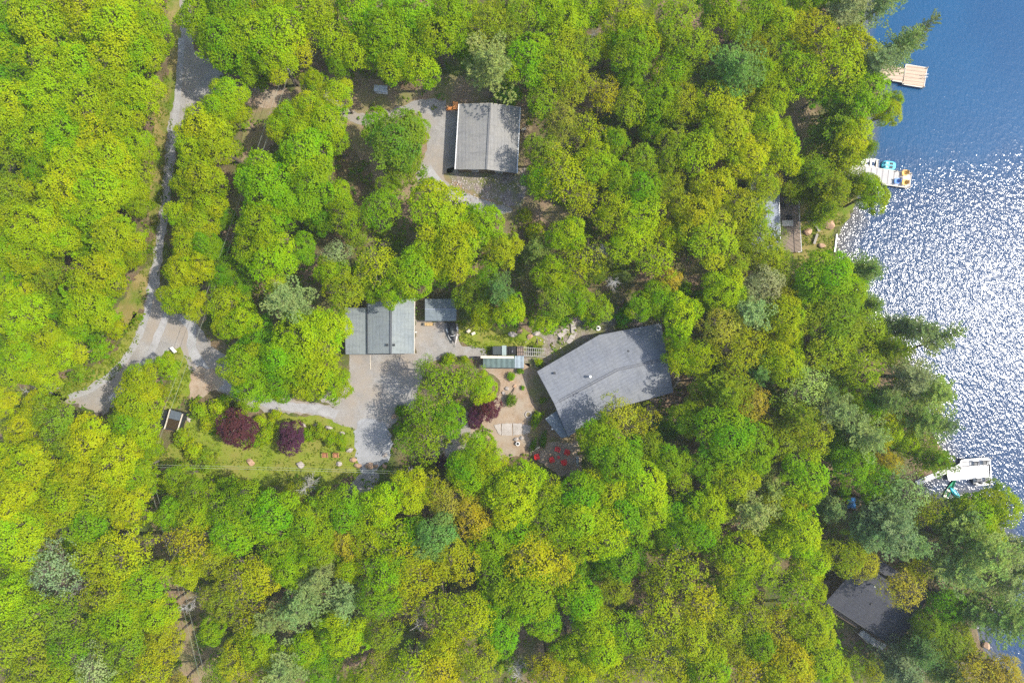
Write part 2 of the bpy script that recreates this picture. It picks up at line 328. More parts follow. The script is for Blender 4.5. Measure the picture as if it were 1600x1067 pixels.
# main gravel road
sheet('road', [(276,-40),(300,-40),(300,40),(304,80),(330,95),(350,120),(335,150),(300,180),(278,205),(274,250),(266,300),(262,350),(254,400),(248,450),(262,488),(268,545),(245,560),(225,580),(195,620),(160,650),(140,640),(98,628),(130,608),(178,580),(205,540),(222,498),(232,440),(240,400),(250,330),(256,260),(262,200),(276,140),(284,90),(282,0)], 4*Z, M['gravel'], 0.25, 20, smooth=False)
sheet('driveway', [(258,489),(300,492),(318,520),(335,545),(362,560),(378,600),(400,622),(470,625),(540,640),(560,660),(556,672),(540,666),(500,650),(452,645),(420,645),(370,626),(345,612),(318,603),(300,590),(290,562),(283,543),(262,545)], 5*Z, M['gravel'], 0.25, 41, smooth=False)
sheet('driveway', [(545,552),(650,552),(650,500),(715,505),(720,540),(760,545),(760,562),(690,556),(665,575),(645,640),(625,650),(606,670),(556,668),(530,640),(500,625),(500,600),(545,600)], 6*Z, M['gravel'], 0.25, 42, smooth=False)
ribbon('wheel_track', [(284,60),(278,150),(268,230),(262,300),(250,380),(238,440),(232,480),(215,530),(188,570),(150,603),(105,622)], 1.1, 7*Z, M['track'], 0.08, 21)
ribbon('wheel_track', [(262,490),(252,512),(238,545),(222,570),(200,598),(168,628)], 1.2, 7*Z, M['track'], 0.1, 22)
ribbon('wheel_track', [(285,495),(300,515),(300,545),(318,575),(345,600),(380,616),(440,634),(500,640),(530,650)], 1.6, 7*Z, M['track'], 0.15, 23)
sheet('parking_pad', [(557,668),(575,655),(606,668),(612,706),(596,728),(570,742),(556,712)], 8*Z, M['gravel_pale'], 0.38, 24)
sheet('lawn', [(270,545),(284,541),(300,560),(302,590),(296,615),(272,640),(258,640),(268,600),(262,570)], 3*Z, M['grass'], 0.3, 25)
sheet('sandy_patch', [(303,578),(322,574),(345,590),(345,606),(320,618),(295,622),(298,600)], 10*Z, M['dirt'], 0.35, 26)
sheet('garden_lawn', [(300,640),(330,660),(352,680),(400,650),(424,643),(470,650),(520,652),(556,668),(560,700),(566,730),(575,748),(540,745),(520,760),(440,775),(380,770),(340,752),(290,770),(240,760),(240,735),(262,700),(282,680)], 3*Z, M['grass'], 0.3, 27)
sheet('dry_lawn', [(332,728),(370,722),(420,728),(400,745),(360,748),(330,742)], 4*Z, M['grass'], 0.4, 28)
sheet('grass_strip', [(715,500),(760,508),(820,515),(850,535),(820,548),(765,545),(758,556),(735,540),(718,532)], 5*Z, M['grass'], 0.3, 29)
sheet('patio', [(748,570),(830,570),(842,590),(875,650),(880,690),(905,680),(908,740),(880,745),(830,712),(780,715),(770,690),(730,690),(680,720),(690,660),(740,640),(780,620),(775,590)], 3*Z, M['dirt'], 0.3, 30)
sheet('garden_path', [(826,575),(845,578),(885,655),(905,670),(900,690),(850,690),(830,690),(825,662),(836,640),(826,610)], 4*Z, M['browndirt'], 0.2, 31)
sheet('stony_bed', [(818,528),(850,520),(885,505),(900,495),(960,480),(1035,500),(1030,512),(930,530),(860,570),(838,575),(815,560)], 3*Z, M['rubble'], 0.3, 32)
sheet('forest_floor_patch', [(1200,160),(1250,150),(1280,190),(1260,240),(1230,245),(1205,220)], Z, M['browndirt'], 0.4, 33)
sheet('forest_floor_patch', [(1055,410),(1100,400),(1125,420),(1110,445),(1070,450)], Z, M['browndirt'], 0.4, 34)
sheet('forest_floor_patch', [(80,800),(110,800),(120,840),(100,850),(78,830)], Z, M['browndirt'], 0.4, 35)
sheet('shore_lawn', [(1236,250),(1330,262),(1330,330),(1304,362),(1300,396),(1240,400)], 2*Z, M['drygrass'], 0.4, 36)
sheet('dark_parking', [(545,768),(560,742),(592,738),(585,760),(570,775)], 5*Z, M['gravel'], 0.2, 37)
sheet('rock_garden', [(700,690),(722,655),(740,650),(730,690),(712,722),(695,715)], 4*Z, M['gravel'], 0.2, 38)

ribbon('trodden_path', [(505,150),(560,185),(610,180),(660,165),(700,165)], 1.8, 7.5*Z, M['gravel'], 0.25, 51)
# ---------------------------------------------------------------- buildings
def lerp3(a, b, t): return tuple(a[i]+(b[i]-a[i])*t for i in range(3))
def inset(poly, d):
    c = Vector((sum(p[0] for p in poly)/len(poly), sum(p[1] for p in poly)/len(poly)))
    out = []
    for p in poly:
        v = Vector(p[:2])-c; out.append(c + v*max(0.05, (v.length-d*1.3)/v.length))
    return out
def wall_mb(poly, z0, z1):
    mb = MB(); mb.prism([(p[0],p[1],z1) for p in poly], z1-z0); return mb
def edge_bar(a, b, w=0.12, h=0.12, dz=0.0):
    a, b = Vector(a), Vector(b); d = b-a; mb = MB()
    s = Vector((-d.y, d.x, 0)).normalized()*(w/2); up = Vector((0,0,h/2)); z = Vector((0,0,dz))
    vs = [a-s-up+z, a+s-up+z, a+s+up+z, a-s+up+z, b-s-up+z, b+s-up+z, b+s+up+z, b-s+up+z]
    mb.add(vs, [(0,1,2,3),(7,6,5,4),(0,4,5,1),(1,5,6,2),(2,6,7,3),(3,7,4,0)]); return mb
def window(parent, a, b, t, z, w_=1.1, h_=1.0, out=1):
    """window on the wall running from a to b (2D), frame with a pane"""
    a, b = Vector(a[:2]), Vector(b[:2]); d = (b-a).normalized(); c = a.lerp(b, t); n = Vector((d.y, -d.x))*out
    rz = math.atan2(d.y, d.x)
    f = MB()
    for s in (-1, 1):
        f.box((c.x+d.x*s*w_/2+n.x*0.05, c.y+d.y*s*w_/2+n.y*0.05, z), (0.08, 0.1, h_+0.08), rz)
        f.box((c.x+n.x*0.05, c.y+n.y*0.05, z+s*h_/2), (w_-0.09, 0.1, 0.08), rz)
    fo = f.build('window', M['white'], parent)
    MB().box((c.x+n.x*0.03, c.y+n.y*0.03, z), (w_-0.09, 0.05, h_-0.09), rz).build('pane', M['glass'], fo)
def door(parent, a, b, t, z0, w_=1.0, h_=2.05, m=None, out=1, name='door'):
    a, b = Vector(a[:2]), Vector(b[:2]); d = (b-a).normalized(); c = a.lerp(b, t); n = Vector((d.y, -d.x))*out; rz = math.atan2(d.y, d.x)
    o = MB().box((c.x+n.x*0.04, c.y+n.y*0.04, z0+h_/2), (w_, 0.08, h_), rz).build(name, m or M['white'], parent)
    MB().box((c.x+n.x*0.11+d.x*w_*0.4, c.y+n.y*0.11+d.y*w_*0.4, z0+1.0), (0.05, 0.06, 0.14), rz).build('handle', M['steel'], o)

# --- white trimmed cottage at the top
t = thing('cottage', 'grey shingled gable cottage with white gutters beside the curved gravel drive', 'house', P(765,219))
E, R = 3.0, 4.5
TL, RT, TR, BR, RB, BL = P(717,163,E), P(766,161.5,R), P(813,168,E), P(808,271,E), P(760,265,R), P(711,265,E)
wp = inset([TL,TR,BR,BL], 0.4); wl = wall_mb(wp, 0, E-0.2)
for a, b, r_ in ((wp[0],wp[1],RT),(wp[3],wp[2],RB)):
    m_ = (a+b)/2; wl.add([(a.x,a.y,E-0.2),(b.x,b.y,E-0.2),(m_.x,m_.y,R-0.3)], [(0,1,2)])
wl.build('wall', M['siding'], t)
rf = MB().prism([TL,RT,RB,BL], 0.16); rf.prism([lerp3(RT,TR,0.003),TR,BR,lerp3(RB,BR,0.003)], 0.16); rf = rf.build('roof', M['roof_cottage'], t)
edge_bar(RT, RB, 0.3, 0.07, 0.05).build('ridge_cap', plain('dark_ridge', (0.13,0.13,0.13)), rf)
edge_bar(TL, BL, 0.14, 0.12, 0.02).build('gutter', M['white'], t); edge_bar(TR, BR, 0.14, 0.12, 0.02).build('gutter', M['white'], t)
for a, b in ((TL,RT),(RT,TR)): edge_bar(a, b, 0.06, 0.16, -0.07).build('fascia', M['cream'], rf)
window(t, wp[3], wp[2], 0.3, 1.6); window(t, wp[3], wp[2], 0.72, 1.6); door(t, wp[0], wp[3], 0.2, 0.1); window(t, wp[0], wp[3], 0.65, 1.6)
window(t, wp[1], wp[2], 0.5, 1.6, out=-1)
st = thing('porch_steps', 'orange stained timber steps at the upper left corner of the cottage', 'steps', P(710,168))
mb = MB(); a = P(712,167); mb.box((a[0], a[1], 0.35), (0.9, 1.3, 0.7)); mb.box((a[0]-0.9,a[1]-0.4,0.25),(0.9,0.6,0.5)); mb.box((a[0]-1.45,a[1]-0.45,0.12),(0.3,0.5,0.24)); mb.build('tread', M['orange'], st)
mb = MB(); mb.tube([(a[0]-1.3,a[1]-0.75,0),(a[0]-1.3,a[1]-0.75,1.1),(a[0]-0.4,a[1]-0.75,1.5),(a[0]-0.4,a[1]-0.75,0.5)],0.04,5); mb.build('handrail', M['orange'], st)
ac = thing('heat_pump', 'pale box unit standing against the right wall of the top cottage', 'heat pump', P(817,203))
a = P(818,204); MB().box((a[0],a[1],0.42),(0.75,0.35,0.7),0.5).build('casing', M['cream'], ac, bevel=0.03); MB().tube([(a[0]+0.1,a[1]-0.2,0.42),(a[0]+0.13,a[1]-0.26,0.42)],0.25,12).build('fan_grille', M['dark'], ac)
for s_ in (-1,1): MB().box((a[0]+0.2*s_,a[1]+0.1*s_,0.035),(0.06,0.3,0.07),0.5).build('foot', M['dark'], ac)

# --- three bay garage
t = thing('garage', 'wide grey garage of three roof strips at the head of the driveway', 'garage', P(595,510))
E, R, E2 = 2.9, 4.3, 2.6
TR, BR, RT, RB = P(648,466,E), P(647.5,552.5,E), P(611,468,R), P(610.5,552.5,R); TM, BM = P(574,474,E), P(574.5,553,E)
L1, L2 = P(538,481,E2-0.5), P(540,553.5,E2-0.5); M1, M2 = P(573,481,E-0.35), P(573.5,553.5,E-0.35)
fp = [TM,TR,BR,BM]; wp = inset(fp, 0.35); wl = wall_mb(wp, 0, E-0.2)
for a, b, r_ in ((wp[0],wp[1],RT),(wp[3],wp[2],RB)): m_ = (a+b)/2; wl.add([(a.x,a.y,E-0.2),(b.x,b.y,E-0.2),(m_.x,m_.y,R-0.3)], [(0,1,2)])
wl.build('wall', M['siding_grey'], t)
lp = [Vector(L1[:2])+Vector((0.3,-0.3)), Vector((wp[0].x-0.01, L1[1]-0.3)), Vector((wp[3].x-0.01, L2[1]+0.3)), Vector(L2[:2])+Vector((0.3,0.3))]
wall_mb(lp, 0, 1.95).build('lean_to_wall', M['siding_grey'], t)
rf = MB().prism([TM,RT,RB,BM], 0.15).build('roof', M['roof_garage'], t)
rf2 = MB().prism([lerp3(RT,TR,0.003),TR,BR,lerp3(RB,BR,0.003)], 0.15).build('roof', M['roof_garage'], t)
MB().prism([L1,M1,M2,L2], 0.12).build('lean_to_roof', M['roof_garage'], t)
edge_bar(RT, RB, 0.34, 0.08, 0.05).build('ridge_cap', plain('slate_ridge', (0.08,0.085,0.09)), rf)
edge_bar(TM, BM, 0.2, 0.14, -0.02).build('gutter', plain('dark_gutter', (0.05,0.055,0.06)), t); edge_bar(TR, BR, 0.1, 0.1, 0.0).build('gutter', M['cream'], t)
edge_bar(BM, RB, 0.07, 0.16, -0.08).build('fascia', M['dark'], rf); edge_bar(RB, BR, 0.07, 0.16, -0.08).build('fascia', M['dark'], rf2)
for u, v in ((605,539),(615.5,539)):
    a = P(u, v, 4.15); MB().box((a[0],a[1],4.2),(0.38,0.38,0.3)).build('roof_vent', M['dark'], t)
for tt in (0.27, 0.74): door(t, wp[3], wp[2], tt, 0.05, 3.0, 2.2, M['siding_grey'], name='garage_door')
window(t, wp[2], wp[1], 0.5, 1.6)
a = P(649.5,519,2.4); MB().tube([(a[0]-0.3,a[1],2.4),(a[0]+0.05,a[1],2.4),(a[0]+0.12,a[1],2.2)],0.09,8).build('wall_lamp', M['white'], t)

# --- small shed
t = thing('shed', 'small slate blue shed right of the garage with a low ridge roof', 'shed', P(689,484))
E, R = 2.2, 2.9
TL, TR, RL, RR, BL, BR = P(664,467,E), P(713,467,E), P(664,483,R), P(713,483,R), P(664,501.5,E), P(713,501.5,E)
wp = inset([TL,TR,BR,BL], 0.25); wl = wall_mb(wp, 0, E-0.12)
for a, b in ((wp[0],wp[3]),(wp[1],wp[2])): m_ = (a+b)/2; wl.add([(a.x,a.y,E-0.12),(b.x,b.y,E-0.12),(m_.x,m_.y,R-0.2)], [(0,1,2)])
wl.build('wall', M['siding'], t)
rf = MB().prism([TL,TR,RR,RL], 0.1); rf.prism([lerp3(RL,BL,0.004),lerp3(RR,BR,0.004),BR,BL], 0.1); rf = rf.build('roof', M['roof_shed'], t)
edge_bar(RL, RR, 0.2, 0.06, 0.03).build('ridge_cap', M['roof_boat'], rf); door(t, wp[3], wp[2], 0.5, 0.05, 1.5, 1.9, M['siding_grey'])
wpile = thing('firewood_stack', 'small stack of split yellow firewood against the front of the shed', 'firewood', P(671,506))
a = P(671,506.5); mb = MB()
for i in range(4):
    for k in range(9): mb.tube([(a[0]-0.7+k*0.17+rnd.uniform(-.03,.03), a[1]-0.28, 0.08+i*0.15), (a[0]-0.7+k*0.17, a[1]+0.25, 0.08+i*0.15)], 0.075, 6)
mb.build('logs', plain('split_pine', (0.55,0.38,0.16), var=0.4, scale=6), wpile)
mb = MB()
for s in (-0.85, 0.85): mb.box((a[0]+s, a[1], 0.4), (0.06, 0.5, 0.8))
mb.build('end_post', M['polewood'], wpile)
# --- personal watercraft on a trailer
A = math.radians(-80)
def loc2(c, rz):
    def f(x, y, z): return (c[0]+x*math.cos(rz)-y*math.sin(rz), c[1]+x*math.sin(rz)+y*math.cos(rz), z)
    return f
c = P(708,520); q = loc2(c, A)
t = thing('boat_trailer', 'small white trailer parked right of the shed under a black watercraft', 'trailer', c)
mb = MB(); mb.tube([q(-1.4,0.45,0.4), q(0.9,0.45,0.4), q(2.4,0,0.42), q(0.9,-0.45,0.4), q(-1.4,-0.45,0.4)], 0.04, 6); mb.tube([q(-0.6,-0.85,0.3), q(-0.6,0.85,0.3)], 0.04, 6); mb.tube([q(2.4,0,0.42), q(2.4,0,0.02)], 0.05, 6); mb.build('frame', M['steel'], t)
for s in (-1, 1):
    wv = MB(); wv.tube([q(-0.6,s*0.86-0.09,0.28), q(-0.6,s*0.86+0.09,0.28)], 0.27, 16).build('wheel', M['black'], t)
    mb = MB(); pts = [q(-0.6+0.42*math.cos(k*math.pi/6), s*0.86, 0.3+0.36*math.sin(k*math.pi/6)) for k in range(7)]
    for i in range(6):
        for _ in (0,):
            a0, a1 = Vector(pts[i]), Vector(pts[i+1]); sv = Vector(q(0,0.15,0))-Vector(q(0,0,0)); mb.add([a0-sv,a0+sv,a1+sv,a1-sv],[(0,1,2,3)])
    o = mb.build('fender', M['white'], t); so_ = o.modifiers.new('s','SOLIDIFY'); so_.thickness = 0.03
t = thing('personal_watercraft', 'black personal watercraft with an oval grey seat on the trailer', 'jet ski', (c[0],c[1],0.45))
def hull(mb, q, L, W, H, z0, n=14, seg=12, sharp=1.6, deck=0.25):
    """closed boat body: stations along x from stern to bow"""
    rows = []
    for i in range(n+1):
        s = i/n; x = -L/2+L*s; wd = W/2*(1-max(0,(s-0.35)/0.65)**sharp)*(0.86+0.14*min(1, s*5)); wd = max(wd, 0.02); r = []
        for k in range(seg+1):
            a_ = math.pi + math.pi*k/seg; r.append(q(x, wd*math.cos(a_), z0+H+H*math.sin(a_)*(1-0.25*s**3)+0.12*s**3))
        rows.append(r)
    vs = [p for r in rows for p in r]; fs = []
    for i in range(n):
        for k in range(seg): b0 = i*(seg+1)+k; fs.append((b0, b0+1, b0+seg+2, b0+seg+1))
    fs.append(tuple(range(seg+1))); return vs, fs, rows
vs, fs, rows = hull(MB(), q, 3.6, 1.55, 0.42, 0.45)
n_, sg = 14, 12; top = []
mb = MB(); mb.add(vs, fs); 
# cambered deck
dk = []
for i, r in enumerate(rows):
    a0, b0 = Vector(r[0]), Vector(r[-1]); dk += [a0, a0.lerp(b0,0.3)+Vector((0,0,0.18)), a0.lerp(b0,0.7)+Vector((0,0,0.18)), b0]
fd = [(i*4+k, i*4+4+k, i*4+5+k, i*4+1+k) for i in range(len(rows)-1) for k in range(3)]
mb.add(dk, fd); mb.build('hull', M['black'], t, smooth=True)
MB().tube([q(-1.25,0,1.0), q(-0.9,0,1.2), q(-0.3,0,1.22), q(0.15,0,1.1), q(0.4,0,1.0)], [0.2,0.3,0.32,0.26,0.1], 10).build('seat', plain('grey_vinyl', (0.09,0.095,0.09), 0.6), t, smooth=True)
MB().tube([q(0.45,-0.42,1.32), q(0.55,0,1.36), q(0.45,0.42,1.32)], 0.04, 6).build('handlebar', M['white'], t)
MB().tube([q(0.45,0,0.95), q(0.52,0,1.36)], [0.16, 0.08], 8).build('steering_column', M['dark'], t)
mb = MB()
for s in (-1, 1): mb.tube([q(0.3,s*0.80,0.87), q(0.8,s*0.72,0.9), q(1.2,s*0.5,0.92)], 0.035, 5)
mb.build('side_rail', M['white'], t)
# pale things on the gravel right of it
c = P(740,521); t = thing('cooler_box', 'pale lidded cooler box on the gravel right of the watercraft', 'cooler', c)
MB().box((c[0],c[1],0.2),(0.65,0.42,0.4),0.5).build('body', M['white'], t, bevel=0.03); MB().box((c[0],c[1],0.44),(0.68,0.45,0.07),0.5).build('lid', M['cream'], t, bevel=0.02)
c = P(733,517); t = thing('folding_chair', 'tan folding chair on the gravel between the shed and the lawn', 'chair', c); q = loc2(c, 0.8)
mb = MB(); mb.box(q(0,0,0.42),(0.5,0.5,0.05),0.8).build('seat', M['cream'], t); MB().box(q(-0.27,0,0.72),(0.06,0.5,0.5),0.8,ry=-0.25).build('backrest', M['cream'], t)
mb = MB()
for s in (-1,1): mb.tube([q(-0.25,s*0.23,0),q(0.25,s*0.23,0.42)],0.02,5); mb.tube([q(0.25,s*0.23,0),q(-0.2,s*0.23,0.42),q(-0.33,s*0.23,0.95)],0.02,5)
mb.build('frame', M['dark'], t)

# --- greenhouse / pergola complex
t = thing('greenhouse', 'long low green corrugated roof with a pale ridge board beside the main house', 'greenhouse', P(785,566))
E, R = 2.0, 2.6
r0, r1, b1, b0 = P(755,559.5,R), P(804,559.5,R), P(804,575,E), P(755,574.5,E)
wp = [Vector(P(757,560)[:2]), Vector(P(817,560)[:2]), Vector(P(817,573)[:2]), Vector(P(757,573)[:2])]
wall_mb(wp, 0, 1.85).build('wall', M['siding_grey'], t)
MB().prism([r0,r1,b1,b0], 0.08).build('roof', M['green_metal'], t)
MB().prism([P(804.4,556,R+.05),P(818.5,556,R+.05),P(818.5,575.5,E+.02),P(804.4,575.5,E+.02)], 0.08).build('roof', M['grey_metal'], t)
MB().prism([P(751,555.8,R+.12),P(803,556.3,R+.12),P(803,560,R+.12),P(751,559.6,R+.12)], 0.14).build('ridge_board', M['cream'], t)
edge_bar(b0, P(818.5,575.5,E+.02), 0.12, 0.12, -0.02).build('gutter', M['dark'], t)
t = thing('cold_frame', 'dark glazed frame with a pale green lid above the green roof', 'cold frame', P(784,548))
MB().prism([P(769.5,541,1.5),P(784,540.5,1.7),P(784,554.5,1.7),P(769.5,554.5,1.5)], 1.45).build('base', M['dark'], t)
MB().prism([P(770,541.5,1.56),P(783.5,541,1.76),P(783.5,554,1.76),P(770,554,1.56)], 0.05).build('glazing', plain('smoked_glazing', (0.07,0.08,0.075), 0.25), t)
MB().prism([P(784.2,539.8,1.95),P(791.2,539.8,1.95),P(791.2,555.2,1.95),P(784.2,555.2,1.95)], 0.12).build('lid', plain('pale_green_board', (0.27,0.33,0.31), 0.6), t)
t = thing('trellis', 'black open trellis between the cold frame and the brown landing', 'trellis', P(799,548))
mb = MB()
for k in range(5): a, b = P(792+k*3.5,541,1.6), P(792+k*3.5,554.5,1.6); mb.tube([a,b],0.05,5)
for k in range(5): a, b = P(791.6,541.5+k*3.2,1.7), P(806.8,541.5+k*3.2,1.7); mb.tube([a,b],0.05,5)
mb.build('lattice', M['black'], t); mb = MB()
for u, v in ((792,541),(806,541),(792,554),(806,554)): a = P(u,v); mb.box((a[0],a[1],0.8),(0.1,0.1,1.6))
mb.build('post', M['black'], t); a = P(799,547.5); MB().box((a[0],a[1],0.25),(1.5,1.3,0.5)).build('planter', M['black'], t); 
MB().box((a[0]+.1,a[1]-.1,0.6),(0.3,0.3,0.25)).build('flower_pot', M['steel'], t)
t = thing('wooden_landing', 'brown plank landing and lattice walkway reaching towards the main house', 'deck', P(820,550))
MB().prism([P(808.2,541,0.5),P(818,541,0.5),P(818,556,0.5),P(808.2,556,0.5)], 0.48).build('platform', plain('weathered_brown_board', (0.27,0.20,0.16), 0.8), t)
mb = MB()
for k in range(11):
    a, b = P(820+k*3.0,541+k*0.5,2.2), P(820+k*3.0,556,2.2); mb.tube([a,b],0.045,4)
for v in (543,549,555.5): mb.tube([P(818.5,v,2.28),P(852,v+2,2.28)],0.06,4)
mb.build('lattice', M['deadwood'], t); mb = MB()
for u, v in ((819,542),(852,545),(819,556),(852,557)): a = P(u,v,2.2); mb.box((a[0],a[1],1.1),(0.11,0.11,2.2))
mb.build('post', M['deadwood'], t)
c = P(746,558.3); t = thing('potting_bench', 'low dark potting bench at the left end of the green roof', 'bench', c)
MB().box((c[0],c[1],0.75),(1.0,0.42,0.06)).build('bench_top', M['siding'], t); mb = MB()
for x in (-.42,.42):
    for y in (-.16,.16): mb.box((c[0]+x,c[1]+y,0.36),(0.07,0.07,0.72))
mb.build('leg', M['siding'], t); MB().box((c[0]-.2,c[1],0.86),(0.3,0.3,0.16)).build('seed_tray', M['black'], t)

# --- main house
t = thing('house', 'large bent main house under a plain blue grey shingle roof near the patio', 'house', P(945,590))
E, R = 3.3, 4.7
A_, B_, C_, F_, EE, D_ = P(839,580.5,E), P(936,523.5,E), P(1033,505,E), P(1052,613,E), P(975,634,E), P(887,682,E)
R1, R2, R3 = P(866,631,R), P(965,577.5,R), P(1043,560.5,R)
ft = [A_,B_,C_,F_,EE,D_]; wp = inset(ft, 0.5)
wl = wall_mb(wp, 0, E-0.2); wl.add([(*wp[0],E-0.2),(*wp[5],E-0.2),(*(wp[0]+wp[5])/2,R-0.3)], [(0,1,2)]); wl.add([(*wp[2],E-0.2),(*wp[3],E-0.2),(*(wp[2]+wp[3])/2,R-0.3)], [(0,1,2)])
wl.build('wall', M['siding'], t)
r1 = MB(); r1.prism([A_,B_,R2,R1],0.18); r1.prism([B_,C_,R3,R2],0.18)
r2 = MB(); e = 0.004; r2.prism([lerp3(R1,D_,e),lerp3(R2,EE,e),EE,D_],0.18); r2.prism([lerp3(R2,EE,e),lerp3(R3,F_,e),F_,EE],0.18)
ro1 = r1.build('roof', M['roof_house'], t); ro2 = r2.build('roof', M['roof_house'], t)
rv = lerp3(R1,R2,0.08); re_ = lerp3(R2,R3,0.97); dd = plain('dark_shingle_edge', (0.09,0.09,0.10))
mb = MB()
for (a, b) in ((rv,R2),(R2,re_)):
    for off in (0.18,-0.18):
        d = Vector(b)-Vector(a); s = Vector((-d.y,d.x,0)).normalized()*off; mb.v += []; bb = edge_bar(Vector(a)+s, Vector(b)+s, 0.07, 0.07, 0.03); mb.add(bb.v, bb.f)
mb.build('ridge_vent', dd, ro1)
for a, b in ((A_,B_),(B_,C_)): edge_bar(a, b, 0.1, 0.14, -0.08).build('gutter', M['dark'], t)
edge_bar(A_, R1, 0.07, 0.2, -0.08).build('fascia', M['dark'], ro1); edge_bar(R1, D_, 0.07, 0.2, -0.08).build('fascia', M['dark'], ro2)
a = P(921,588,4.3); ch = MB().cyl((a[0],a[1],4.1),0.13,1.2,12).build('chimney_pipe', M['steel'], t, smooth=False); MB().cyl((a[0],a[1],5.3),0.26,0.18,12,0.16).build('cowl', M['white'], ch)
for u, v in ((866.5,583),(981.5,548.5)):
    a = P(u,v,4.0); MB().box((a[0],a[1],3.95),(0.35,0.35,0.4)).build('roof_vent', M['dark'], t)
for i, tt in ((0,0.3),(0,0.7),(1,0.5),(3,0.3),(3,0.7),(4,0.4)): window(t, wp[i], wp[(i+1)%6], tt, 1.7, 1.4, 1.2, out=-1)
door(t, wp[5], wp[0], 0.35, 0.1, 1.0, 2.1, out=-1)
po = MB().prism([P(851.5,654.5,2.9),P(870,641.5,3.0),P(884,664,3.0),P(890,682,3.0),P(877,684,2.9)], 0.14).build('porch_roof', M['roof_shed'], t)
mb = MB()
for u, v in ((854,655),(876,681)): a = P(u,v,2.9); mb.box((a[0],a[1],1.4),(0.14,0.14,2.78))
mb.build('porch_post', M['cream'], t)
a = P(863,670,3); MB().box((a[0],a[1],3.05),(0.3,0.2,0.16)).build('porch_light', M['white'], t)
t = thing('side_deck', 'narrow grey deck with a pale handrail along the right end of the main house', 'deck', P(1055,595))
MB().prism([P(1046,572,1.0),P(1060,575,1.0),P(1064,594,1.0),P(1052,609,1.0),P(1048,608,1.0)],0.15).build('deck_boards', M['deck_brown'], t)
mb = MB(); hr = [P(1057,576,2.0),P(1061.5,592,2.0),P(1052,606,2.0)]; mb.tube(hr, 0.05, 5); mb.tube([(p[0],p[1],1.5) for p in hr], 0.03, 5)
for p in hr+[lerp3(hr[0],hr[1],.5),lerp3(hr[1],hr[2],.5)]: mb.box((p[0],p[1],1.0),(0.09,0.09,1.98))
mb.build('railing', M['cream'], t)
c = P(1026,620); t = thing('lumber_pile', 'pile of tan boards on the ground below the lower right roof edge', 'lumber', c)
mb = MB()
for k in range(9): mb.box((c[0]+rnd.uniform(-.3,.3), c[1]-0.5+k*0.13, 0.05+0.08*(k%3)), (rnd.uniform(2.0,3.2),0.14,0.05), 0.2+rnd.uniform(-.12,.12))
mb.build('boards', plain('raw_lumber', (0.5,0.36,0.24), var=0.3), t)

# --- dark cottage lower right
t = thing('cottage', 'charcoal roofed cottage half hidden by trees near the lower right shore', 'house', P(1370,940))
E = 3.3; a0, a1 = P(1290,940,E), P(1395,1010,E); dv = Vector((0.56,0.83,0)).normalized()*11.0
b1_, b0_ = tuple(Vector(a1)+dv), tuple(Vector(a0)+dv); RA, RB = lerp3(a0,b0_,0.5), lerp3(a1,b1_,0.5); RA, RB = (RA[0],RA[1],4.6), (RB[0],RB[1],4.6)
wp = inset([b0_,b1_,a1,a0],0.5); wl = wall_mb(wp,0,E-0.2)
for x, y in ((0,3),(1,2)): m_ = (wp[x]+wp[y])/2; wl.add([(*wp[x],E-0.2),(*wp[y],E-0.2),(*m_,4.2)],[(0,1,2)])
wl.build('wall', M['siding'], t)
rf = MB().prism([a0,RA,RB,a1],0.18); rf.prism([lerp3(RA,b0_,.004),b0_,b1_,lerp3(RB,b1_,.004)],0.18); rf.build('roof', M['roof_dark'], t)
edge_bar(a0,a1,0.12,0.14,-0.02).build('gutter', M['dark'], t)
a = P(1363,913,4.6); MB().cyl((a[0],a[1],4.2),0.14,1.3,10).build('chimney_pipe', M['white'], t); a = P(1361,943,4.2); MB().box((a[0],a[1],4.2),(.3,.3,.4)).build('roof_vent', M['black'], t)
for i, tt in ((3,0.5),(2,0.3),(2,0.65)): window(t, wp[i], wp[(i+1)%4], tt, 1.7, out=-1)
t = thing('deck', 'narrow brown plank deck wrapping the left corner of the charcoal roofed cottage', 'deck', P(1300,955))
MB().prism([P(1276,938,1.0),P(1285,908,1.0),P(1305,905,1.0),P(1294,936,1.0),P(1345,972,1.0),P(1338,980,1.0)],0.15).build('deck_boards', M['deck_brown'], t)
mb = MB(); hr = [P(1285,908,1.95),P(1276,938,1.95),P(1310,962,1.95),P(1338,980,1.95)]; mb.tube(hr,0.045,5)
for p in hr+[lerp3(hr[i],hr[i+1],.5) for i in range(3)]: mb.box((p[0],p[1],0.97),(0.08,0.08,1.94))
mb.build('railing', M['siding'], t)
t = thing('entry_landing', 'grey stair landing with cream handrails under the lower left roof edge', 'steps', P(1358,1000))
MB().prism([P(1341,990,1.1),P(1349,984,1.1),P(1375,1003,1.1),P(1367,1010,1.1)],0.15).build('landing', M['deck_grey'], t)
mb = MB()
for k in range(4): p = P(1372+k*3,1006+k*1.5,0.85-k*0.22); mb.box(p,(0.35,1.2,0.06),-0.55)
mb.build('tread', M['deck_grey'], t)
mb = MB()
for hr in ([P(1341,990,2.05),P(1362,1009,2.05),P(1376,1009,1.7)],[P(1361,997,2.05),P(1373,1006,2.05),P(1378,1003,1.8)]):
    mb.tube(hr,0.05,5)
    for p in hr: mb.box((p[0],p[1],p[2]/2),(0.08,0.08,p[2]))
mb.build('handrail', M['cream'], t)

